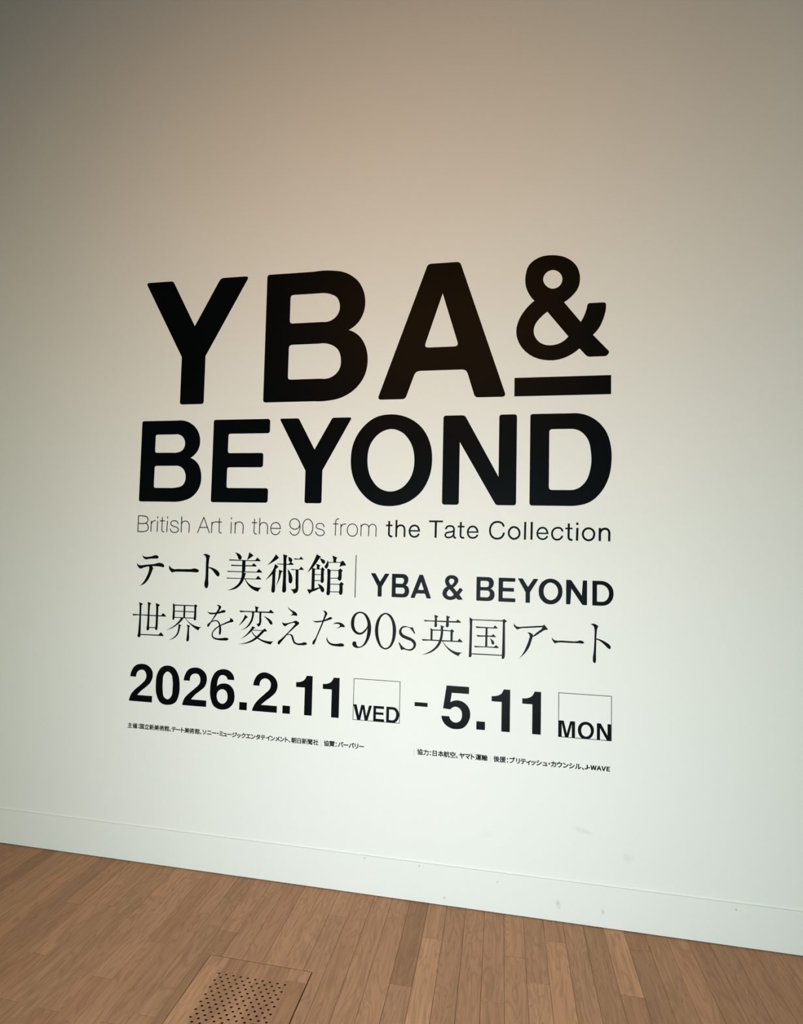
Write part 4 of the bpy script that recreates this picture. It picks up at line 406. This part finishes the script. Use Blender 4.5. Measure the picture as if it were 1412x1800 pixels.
def dark(name, c):
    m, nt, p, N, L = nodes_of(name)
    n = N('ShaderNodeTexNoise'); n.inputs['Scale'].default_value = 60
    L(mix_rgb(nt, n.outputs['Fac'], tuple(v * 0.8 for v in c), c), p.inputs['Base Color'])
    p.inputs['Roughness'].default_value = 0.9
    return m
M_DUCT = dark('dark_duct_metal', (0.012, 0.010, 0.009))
M_SUB = dark('dark_subfloor', (0.035, 0.022, 0.015))

# ------------------------------------------------------------------ outlines -> flat solid film
def catmull(nodes, closed):
    """Nodes (x, z, smooth): straight between corner nodes, a cubic where either end is smooth."""
    n, out = len(nodes), []
    segs = n if closed else n - 1
    def tangent(i):
        a, b = nodes[(i - 1) % n], nodes[(i + 1) % n]
        if not closed and i == 0: a = nodes[0]
        if not closed and i == n - 1: b = nodes[-1]
        c = nodes[i]
        d1, d2 = math.dist(a[:2], c[:2]), math.dist(b[:2], c[:2])
        if d1 < 1e-6 or d2 < 1e-6:
            return None
        v = [(c[k] - a[k]) / d1 * d2 / (d1 + d2) + (b[k] - c[k]) / d2 * d1 / (d1 + d2) for k in (0, 1)]
        l = math.hypot(*v) or 1
        return v[0] / l, v[1] / l
    for i in range(segs):
        j = (i + 1) % n
        p, q = nodes[i], nodes[j]
        out.append((p[0], p[1]))
        if not (p[2] or q[2]):
            continue
        ln = math.dist(p[:2], q[:2])
        ch = ((q[0] - p[0]) / ln, (q[1] - p[1]) / ln)
        t0 = tangent(i) if p[2] else None
        t1 = tangent(j) if q[2] else None
        def bend(t):      # mirror the far tangent so that a corner's end makes a plain arc
            k = 2 * (t[0] * ch[0] + t[1] * ch[1])
            return k * ch[0] - t[0], k * ch[1] - t[1]
        if t0 is None: t0 = bend(t1) if t1 else ch
        if t1 is None: t1 = bend(t0)
        # a long straight run into a tight turn stays straight: short handle at the turn
        near0 = math.dist(nodes[i - 1][:2], p[:2]); near1 = math.dist(nodes[(j + 1) % n][:2], q[:2])
        if not p[2] and ln > 2.2 * near1: t0 = ch
        if not q[2] and ln > 2.2 * near0: t1 = ch
        k0 = min(ln / 3, 0.7 * near0) if p[2] else ln / 3
        k1 = min(ln / 3, 0.7 * near1) if q[2] else ln / 3
        b1 = (p[0] + t0[0] * k0, p[1] + t0[1] * k0); b2 = (q[0] - t1[0] * k1, q[1] - t1[1] * k1)
        steps = 3 if ln < 8 else 5 if ln < 40 else 8
        for s in range(1, steps):
            t = s / steps; u = 1 - t
            out.append(tuple(u**3 * p[c] + 3*u*u*t * b1[c] + 3*u*t*t * b2[c] + t**3 * q[c] for c in (0, 1)))
    if not closed:
        out.append((nodes[-1][0], nodes[-1][1]))
    return out

def read_nodes(tokens):
    out = []
    for t in tokens:
        smooth, r = t.endswith('~'), 0.0
        t = t.rstrip('~')
        if '@' in t:
            t, r = t.split('@'); r = float(r)
        x, z = t.split(',')
        out.append((float(x), float(z), smooth, r))
    # rounded corners: two points and a short arc in place of the sharp one
    res, n = [], len(out)
    for i, (x, z, s, r) in enumerate(out):
        if r <= 0:
            res.append((x, z, s)); continue
        a, b = out[i - 1], out[(i + 1) % n]
        def toward(p):
            d = math.dist(p[:2], (x, z)); k = min(r * 1.25, d * 0.45) / d
            return x + (p[0] - x) * k, z + (p[1] - z) * k
        p, q = toward(a), toward(b)
        for k in range(5):
            t = k / 4; u = 1 - t
            res.append((u*u*p[0] + 2*u*t*x + t*t*q[0], u*u*p[1] + 2*u*t*z + t*t*q[1], False))
    return res

def stroke_outline(pts, w, closed):
    n, left, rght = len(pts), [], []
    for i, (x, z) in enumerate(pts):
        a = pts[i - 1] if (closed or i > 0) else None
        b = pts[(i + 1) % n] if (closed or i < n - 1) else None
        ds = []
        if a: ds.append(((x - a[0]), (z - a[1])))
        if b: ds.append(((b[0] - x), (b[1] - z)))
        ns = []
        for d in ds:
            l = math.hypot(*d) or 1
            ns.append((-d[1] / l, d[0] / l))
        if len(ns) == 2:
            m = (ns[0][0] + ns[1][0], ns[0][1] + ns[1][1]); l = math.hypot(*m) or 1
            m = (m[0] / l, m[1] / l)
            k = 1 / max(0.5, m[0] * ns[0][0] + m[1] * ns[0][1])
        else:
            m, k = ns[0], 1
        h = w / 2 * k
        left.append((x + m[0] * h, z + m[1] * h)); rght.append((x - m[0] * h, z - m[1] * h))
    if closed:
        return left, rght
    return left + rght[::-1], None

def area2(p):
    return sum(p[i - 1][0] * p[i][1] - p[i][0] * p[i - 1][1] for i in range(len(p)))

def read_shapes(text):
    """[(outer loop, [hole loops])] in millimetres on the wall."""
    shapes = []
    for part in text.split('; '):
        k, *tok = part.split(' ')
        if k == 'P':
            shapes.append((catmull(read_nodes(tok), True), []))
        elif k == 'H':
            shapes[-1][1].append(catmull(read_nodes(tok), True))
        else:
            w, closed = float(tok[0]), k == 'R'
            pts = catmull(read_nodes(tok[1:]), closed)
            a, b = stroke_outline(pts, w, closed)
            if b is None:
                shapes.append((a, []))
            else:
                shapes.append((a, [b]) if abs(area2(a)) > abs(area2(b)) else (b, [a]))
    return shapes

def inside(loop, x, z):
    wn = 0
    for i in range(len(loop)):
        (x0, z0), (x1, z1) = loop[i - 1], loop[i]
        if (z0 <= z) != (z1 <= z):
            if x0 + (z - z0) / (z1 - z0) * (x1 - x0) > x:
                wn += 1 if z1 > z0 else -1
    return wn != 0

def cells(shapes, extra_edges=()):
    """The union of the shapes as triangles: (points, triangles)."""
    pts, edges = [], []
    for outer, holes in shapes:
        for loop in [outer] + holes:
            b = len(pts)
            clean = [p for i, p in enumerate(loop) if math.dist(p, loop[i - 1]) > 1e-3]
            pts += clean
            edges += [(b + i, b + (i + 1) % len(clean)) for i in range(len(clean))]
    for p, q in extra_edges:
        edges.append((len(pts), len(pts) + 1)); pts += [p, q]
    v, e, f, *_ = delaunay_2d_cdt([Vector(p) for p in pts], edges, [], 0, 1e-4)
    keep = []
    for t in f:
        x = sum(v[i].x for i in t) / len(t); z = sum(v[i].y for i in t) / len(t)
        for outer, holes in shapes:
            if inside(outer, x, z) and not any(inside(h, x, z) for h in holes):
                keep.append(t); break
    return v, keep

def extrude(bm, v, tris, place, thick):
    """Front faces at place(p, thick), side walls back to place(p, 0)."""
    front, back = {}, {}
    def vert(d, i, t):
        if i not in d:
            d[i] = bm.verts.new(place(v[i], t))
        return d[i]
    count = {}
    for t in tris:
        for a, b in zip(t, t[1:] + t[:1]):
            count[(a, b)] = count.get((a, b), 0) + 1
    faces = []
    for t in tris:
        try:
            faces.append(bm.faces.new([vert(front, i, thick) for i in t]))
        except ValueError:
            pass
        for a, b in zip(t, t[1:] + t[:1]):
            if (b, a) not in count:
                try:
                    bm.faces.new([vert(front, b, thick), vert(front, a, thick), vert(back, a, 0), vert(back, b, 0)])
                except ValueError:
                    pass
    return faces

def finish(name, bm, mat, parent=None):
    me = bpy.data.meshes.new(name)
    bm.normal_update()
    bm.to_mesh(me); bm.free()
    me.materials.append(mat)
    return link(bpy.data.objects.new(name, me), parent)

def film(name, shapes, parent=None, origin=None, mat=None, thick=0.0004):
    """One cut piece of film on the wall face; its origin is its foot (x, z in mm) or the parent's."""
    if origin is None:
        xs = [p[0] for o, _ in shapes for p in o]; zs = [p[1] for o, _ in shapes for p in o]
        origin = ((min(xs) + max(xs)) / 2, min(zs))
    ox, oz = origin
    v, tris = cells(shapes)
    bm = bmesh.new()
    extrude(bm, v, tris, lambda p, t: ((p.x - ox) / 1000, -t, (p.y - oz) / 1000), thick)
    o = finish(name, bm, mat or M_VINYL, parent)
    if parent is None:
        o.location = (ox / 1000, 0, oz / 1000)
    return o

def box(bm, x0, x1, y0, y1, z0, z1):
    vs_ = [bm.verts.new((x, y, z)) for x in (x0, x1) for y in (y0, y1) for z in (z0, z1)]
    for f in ((0, 1, 3, 2), (4, 6, 7, 5), (0, 4, 5, 1), (2, 3, 7, 6), (0, 2, 6, 4), (1, 5, 7, 3)):
        bm.faces.new([vs_[i] for i in f])

# ------------------------------------------------------------------ the setting
X0, X1, Y_FRONT = -6.0, 5.0, -6.0
bm = bmesh.new()
box(bm, X0, X1, 0.0, 0.20, 0.0, 5.2)
wall = finish('wall_back', bm, M_WALL); wall['kind'] = 'structure'

# baseboard: a flat board standing 6 mm proud of the wall under a thin bead whitened to paint in the lit ledge, clear of the floor by a thin dark gap
bm = bmesh.new()
prof = [(0.0, 0.003), (-0.006, 0.003), (-0.006, 0.1490), (-0.0052, 0.1497), (-0.0022, 0.1499), (-0.0022, 0.1504), (-0.0032, 0.1512), (-0.0006, 0.1572), (0.0, 0.1576)]
ends = [[bm.verts.new((x, y, z)) for y, z in prof] for x in (X0, X1)]
for i in range(len(prof)):
    j = (i + 1) % len(prof)
    bm.faces.new([ends[0][i], ends[1][i], ends[1][j], ends[0][j]])
bm.faces.new(ends[0]); bm.faces.new(ends[1][::-1])
for f in bm.faces:
    if f.calc_center_median().z > 0.1502 and len(f.verts) == 4:
        f.material_index = 1      # top bead, its brightness painted with a paler white
base = finish('baseboard_back', bm, M_BASE); base.data.materials.append(M_BEAD); base['kind'] = 'structure'

# oak strip floor: boards 71.5 mm wide running up to the wall, an opening left for the vent panel
PITCH, SEAM0 = 0.0715, -0.1834 * 2.2
VX0, VX1, VY1 = -0.9448, -0.5858, -0.4168
VY0 = VY1 - 0.359
JOINTS = {-14: [.058], -12: [.056, .577], -13: [.187, .712], -15: [.271], -9: [.140, .672], -10: [.237], -8: [.304], -11: [.404], -17: [.291], -16: [.533],
          -3: [.147], 2: [.188], 1: [.411], 5: [.416], 6: [.215], 7: [.312], 8: [.113], 11: [.304], 12: [.093]}
TONES = {(-14, 0): .50, (-14, 1): .55, (2, 1): .95, (2, 0): .62, (1, 0): .18, (1, 1): .58, (11, 0): .92, (11, 1): .45, (12, 1): .35, (12, 0): .40, (8, 1): .82, (7, 1): .85, (7, 0): .52,
         (6, 1): .70, (5, 0): .56, (5, 1): .55, (-11, 0): .42, (-12, 1): .75, (-8, 1): .30, (-8, 0): .60, (-3, 1): .52, (-3, 0): .70, (-4, 0): .68, (-5, 0): .66,
         (-16, 0): .72, (-9, 1): .48, (-9, 0): .38, (-10, 0): .62, (-10, 1): .48, (3, 0): .48, (4, 0): .56, (9, 0): .58, (10, 0): .42, (13, 0): .50, (14, 0): .66, (15, 0): .40, (16, 0): .44, (0, 0): .60, (-1, 0): .60, (-2, 0): .55}
rng = random.Random(11)
bm = bmesh.new()
tone_l = bm.faces.layers.float.new('board_tone'); seed_l = bm.faces.layers.float.new('board_seed')
def board(x0, x1, y0, y1, tone, seed):
    g, d = 0.0004, 0.0008
    x0 += g; x1 -= g; y0 += g; y1 -= g
    if x1 - x0 < 0.002 or y1 - y0 < 0.002:
        return
    top = [bm.verts.new(p) for p in ((x0 + d, y0 + d, 0), (x1 - d, y0 + d, 0), (x1 - d, y1 - d, 0), (x0 + d, y1 - d, 0))]
    rim = [bm.verts.new(p) for p in ((x0, y0, -d), (x1, y0, -d), (x1, y1, -d), (x0, y1, -d))]
    low = [bm.verts.new(p) for p in ((x0, y0, -0.012), (x1, y0, -0.012), (x1, y1, -0.012), (x0, y1, -0.012))]
    fs = [bm.faces.new(top)]
    for i in range(4):
        j = (i + 1) % 4
        fs.append(bm.faces.new((rim[i], rim[j], top[j], top[i]))); fs.append(bm.faces.new((low[i], low[j], rim[j], rim[i])))
    for f in fs:
        f[tone_l] = tone; f[seed_l] = seed
for i in range(math.floor((X0 - SEAM0) / PITCH), math.ceil((X1 - SEAM0) / PITCH)):
    xa, xb = max(X0, SEAM0 + i * PITCH), min(X1, SEAM0 + (i + 1) * PITCH)
    cuts = list(JOINTS.get(i, []))
    y = (cuts[-1] if cuts else (0.0 if not -18 <= i <= 17 else 0.45)) + rng.uniform(0.35, 0.9)
    while y < -Y_FRONT:
        cuts.append(y); y += rng.uniform(0.35, 0.95)
    cuts = [0.0] + cuts + [-Y_FRONT]
    for k in range(len(cuts) - 1):
        tone = TONES.get((i, k), min(1, max(0, rng.gauss(0.52, 0.13)))); seed = rng.random()
        y0, y1 = -cuts[k + 1], -cuts[k]
        if xb <= VX0 or xa >= VX1 or y1 <= VY0 or y0 >= VY1:
            board(xa, xb, y0, y1, tone, seed); continue
        if y1 > VY1: board(xa, xb, VY1, y1, tone, seed)
        if y0 < VY0: board(xa, xb, y0, VY0, tone, seed)
        ya, yb = max(y0, VY0), min(y1, VY1)
        if xa < VX0: board(xa, VX0, ya, yb, tone, seed)
        if xb > VX1: board(VX1, xb, ya, yb, tone, seed)
floor = finish('floor', bm, M_WOOD); floor['kind'] = 'structure'
bm = bmesh.new()
box(bm, X0, VX0 - 0.004, Y_FRONT, 0, -0.05, -0.010); box(bm, VX1 + 0.004, X1, Y_FRONT, 0, -0.05, -0.010)
box(bm, VX0 - 0.004, VX1 + 0.004, Y_FRONT, VY0 - 0.004, -0.05, -0.010); box(bm, VX0 - 0.004, VX1 + 0.004, VY1 + 0.004, 0, -0.05, -0.010)
sub = finish('floor_underlay', bm, M_SUB); sub['kind'] = 'structure'

# ------------------------------------------------------------------ perforated vent panel let into the floor
vent = empty('floor_vent', ((VX0 + VX1) / 2, (VY0 + VY1) / 2, 0))
tag(vent, 'square oak vent panel with rows of small round holes, set flush in the wooden floor', 'floor vent')
cx, cy = (VX0 + VX1) / 2, (VY0 + VY1) / 2
gap = 0.0028
outer = [(VX0 + gap, VY0 + gap), (VX1 - gap, VY0 + gap), (VX1 - gap, VY1 - gap), (VX0 + gap, VY1 - gap)]
holes = []
for r in range(17):
    n = 10 if r % 2 == 0 else 9
    for k in range(n):
        hx = -0.8770 + 0.0249 * k + (0 if r % 2 == 0 else 0.01245); hy = -0.4845 - 0.01378 * r
        holes.append([(hx + 0.0043 * math.cos(a * math.pi / 6), hy + 0.0043 * math.sin(a * math.pi / 6)) for a in range(12)])
sw = (VX1 - VX0) / 5
seams = [((VX0 + sw * k, VY0 + gap), (VX0 + sw * k, VY1 - gap)) for k in range(1, 5)]
ends_ = [((VX0 + gap, VY1 - 0.046), (VX0 + sw, VY1 - 0.046)), ((VX0 + 4 * sw, VY1 - 0.050), (VX1 - gap, VY1 - 0.050))]
sc = 1000.0
to_mm = lambda loop: [(x * sc, y * sc) for x, y in loop]
v, tris = cells([(to_mm(outer), [to_mm(h) for h in holes])], [tuple(to_mm(s)) for s in seams + ends_])
bm = bmesh.new()
tone_l = bm.faces.layers.float.new('board_tone'); seed_l = bm.faces.layers.float.new('board_seed')
extrude(bm, v, tris, lambda p, t: (p.x / sc - cx, p.y / sc - cy, t - 0.002), 0.002)
for f in bm.faces:
    c = f.calc_center_median()
    k = min(4, max(0, int((c.x + cx - VX0) / sw)))
    short = (k == 0 and c.y + cy > VY1 - 0.046) or (k == 4 and c.y + cy > VY1 - 0.050)
    f[tone_l] = (0.70, 0.30, 0.58, 0.32, 0.34)[k] + ((0.0, 0, 0, 0, 0.34)[k] if short else (0.14, 0, 0, 0, 0)[k])
    f[seed_l] = 0.13 * k + 0.05 + (0.4 if short else 0)
panel = finish('perforated_panel', bm, M_WOOD, vent)
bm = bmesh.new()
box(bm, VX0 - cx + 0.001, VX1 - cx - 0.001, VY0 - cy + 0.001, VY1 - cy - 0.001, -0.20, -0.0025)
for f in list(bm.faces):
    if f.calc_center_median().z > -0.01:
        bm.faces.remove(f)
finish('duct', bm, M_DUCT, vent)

# ------------------------------------------------------------------ the lettering: large title, each letter its own piece of film
TITLE = [('title_letter', 'huge black letter Y that begins the top line of the wall title', 'letter'),
         ('title_letter', 'huge black letter B between Y and A in the top title line', 'letter'),
         ('title_letter', 'huge black letter A, the only A in the large title, left of the ampersand', 'letter'),
         ('ampersand', 'large black ampersand standing above the short thick bar at top right', 'ampersand'),
         ('underline_bar', 'thick black horizontal bar under the large ampersand', 'bar'),
         ('title_letter', 'large black letter B that begins the second title line, below the Y', 'letter'),
         ('title_letter', 'large black letter E between B and Y in the second title line', 'letter'),
         ('title_letter', 'large black letter Y between E and O in the second title line', 'letter'),
         ('title_letter', 'large round black letter O in the second title line', 'letter'),
         ('title_letter', 'large black letter N between O and D in the second title line', 'letter'),
         ('title_letter', 'large black letter D that ends the second title line', 'letter')]
for (kind, text), (name, label, cat) in zip(TRACED['title'], TITLE):
    tag(film(name, read_shapes(text)), label, cat, 'large black title letters on the wall')

def text_line(key, name, label, cat, group=None, thick=0.0004):
    """A line of small lettering: one thing, each letter or character a part."""
    glyphs = [(kind, read_shapes(t)) for kind, t in TRACED[key]]
    xs = [p[0] for _, s in glyphs for o, _ in s for p in o]; zs = [p[1] for _, s in glyphs for o, _ in s for p in o]
    org = ((min(xs) + max(xs)) / 2, min(zs))
    root = empty(name, (org[0] / 1000, 0, org[1] / 1000))
    tag(root, label, cat, group)
    for kind, s in glyphs:
        film(kind, s, root, org, thick=0.00025 if kind == 'frame' else thick)
    return root

text_line('subtitle', 'subtitle_line', 'thin grey-black subtitle line in English below the large title, its last three words heavier', 'text line')
text_line('museum', 'museum_name_line', 'black Japanese line in heavy brush-serif characters, left of the thin vertical rule', 'text line')
tag(film('divider_rule', read_shapes(TRACED['rule'][0][1])), 'thin vertical black rule between the Japanese characters and the small repeated title', 'rule')
text_line('smalltitle', 'small_title_line', 'small bold repeat of the title with rounded corners, right of the vertical rule', 'text line')
text_line('tagline', 'tagline_line', 'light serif Japanese line with 90s in its middle, above the dates', 'text line')
text_line('opening', 'opening_date', 'bold black opening date 2026.2.11, left of the first weekday box', 'date')
text_line('wed', 'weekday_box', 'thin outlined box with WED along its bottom edge, after the opening date', 'weekday box', 'outlined weekday boxes')
tag(film('date_dash', read_shapes(TRACED['dash'][0][1])), 'short black dash between the two dates', 'dash')
text_line('closing', 'closing_date', 'bold black closing date 5.11, between the dash and the second weekday box', 'date')
text_line('mon', 'weekday_box', 'thin outlined box with MON along its bottom edge, at the far right of the dates', 'weekday box', 'outlined weekday boxes')

# small credits: gothic characters, a little emboldened
def embolden(loop, d):
    out, n = [], len(loop)
    for i, (x, z) in enumerate(loop):
        a, b = loop[i - 1], loop[(i + 1) % n]
        n1 = (a[1] - z, x - a[0]); n2 = (z - b[1], b[0] - x)
        l1, l2 = math.hypot(*n1) or 1, math.hypot(*n2) or 1
        n1 = (n1[0] / l1, n1[1] / l1); n2 = (n2[0] / l2, n2[1] / l2)
        m = (n1[0] + n2[0], n1[1] + n2[1]); l = math.hypot(*m)
        if l < 0.2:
            out.append((x, z)); continue
        m = (m[0] / l, m[1] / l)
        k = min(1.8, 1 / max(0.4, m[0] * n1[0] + m[1] * n1[1]))
        out.append((x + m[0] * d * k, z + m[1] * d * k))
    return out

PRINT_MESH = {}
KANA = 'テートソニミュジックエンタイメバリヤマブィッシカウル・、：'
def print_mesh(ch):
    if ch in PRINT_MESH:
        return PRINT_MESH[ch]
    k = PRINT_EM / 1000
    latin = ch in 'JWAVE-'
    loops = [[tuple(float(c) for c in p.split(',')) for p in l.split(' ')] for l in PRINT_CHARS[ch].split('/')]
    s = sum(area2(l) * 1 for l in loops)
    d = (0 if ch == '|' else 44 if latin else 35 if ch in KANA else 27) * (1 if s < 0 else -1)
    loops = [embolden(l, d) for l in loops]
    kx = k * (1.03 if latin else 1.0); kz = k * (0.88 if latin else 1.0)
    loops = [[(x * kx, (z - 380) * kz + (30 * k if latin else 0)) for x, z in l] for l in loops]
    sign = 1 if s < 0 else -1
    outers = [l for l in loops if area2(l) * sign < 0]; holes = [l for l in loops if area2(l) * sign >= 0]
    shapes = [(o, [h for h in holes if inside(o, *h[0])]) for o in outers]
    v, tris = cells(shapes)
    bm = bmesh.new()
    extrude(bm, v, tris, lambda p, t: (p.x / 1000, -t, p.y / 1000), 0.0003)
    me = bpy.data.meshes.new('separator' if ch == '|' else 'character')
    bm.normal_update(); bm.to_mesh(me); bm.free()
    me.materials.append(M_GREY if ch == '|' else M_VINYL)
    PRINT_MESH[ch] = me
    return me

for key, name, label in (('credit', 'credit_line', 'tiny black Japanese credit line at lower left, under the opening date'),
                         ('support', 'credit_line', 'tiny black Japanese credit line at lower right that ends in Latin capitals')):
    items = [(t[0], float(t[2:])) for t in PRINT_LINES[key].split(' ')]
    ox = (items[0][1] + items[-1][1]) / 2
    root = empty(name, (ox / 1000, 0, PRINT_CENTRE / 1000))
    tag(root, label, 'text line', 'small credit lines under the dates')
    for ch, x in items:
        me = print_mesh(ch)
        o = link(bpy.data.objects.new('separator' if ch == '|' else 'letter' if ch in 'JWAVE-' else 'character', me), root)
        o.location = ((x - ox) / 1000, 0, 0)
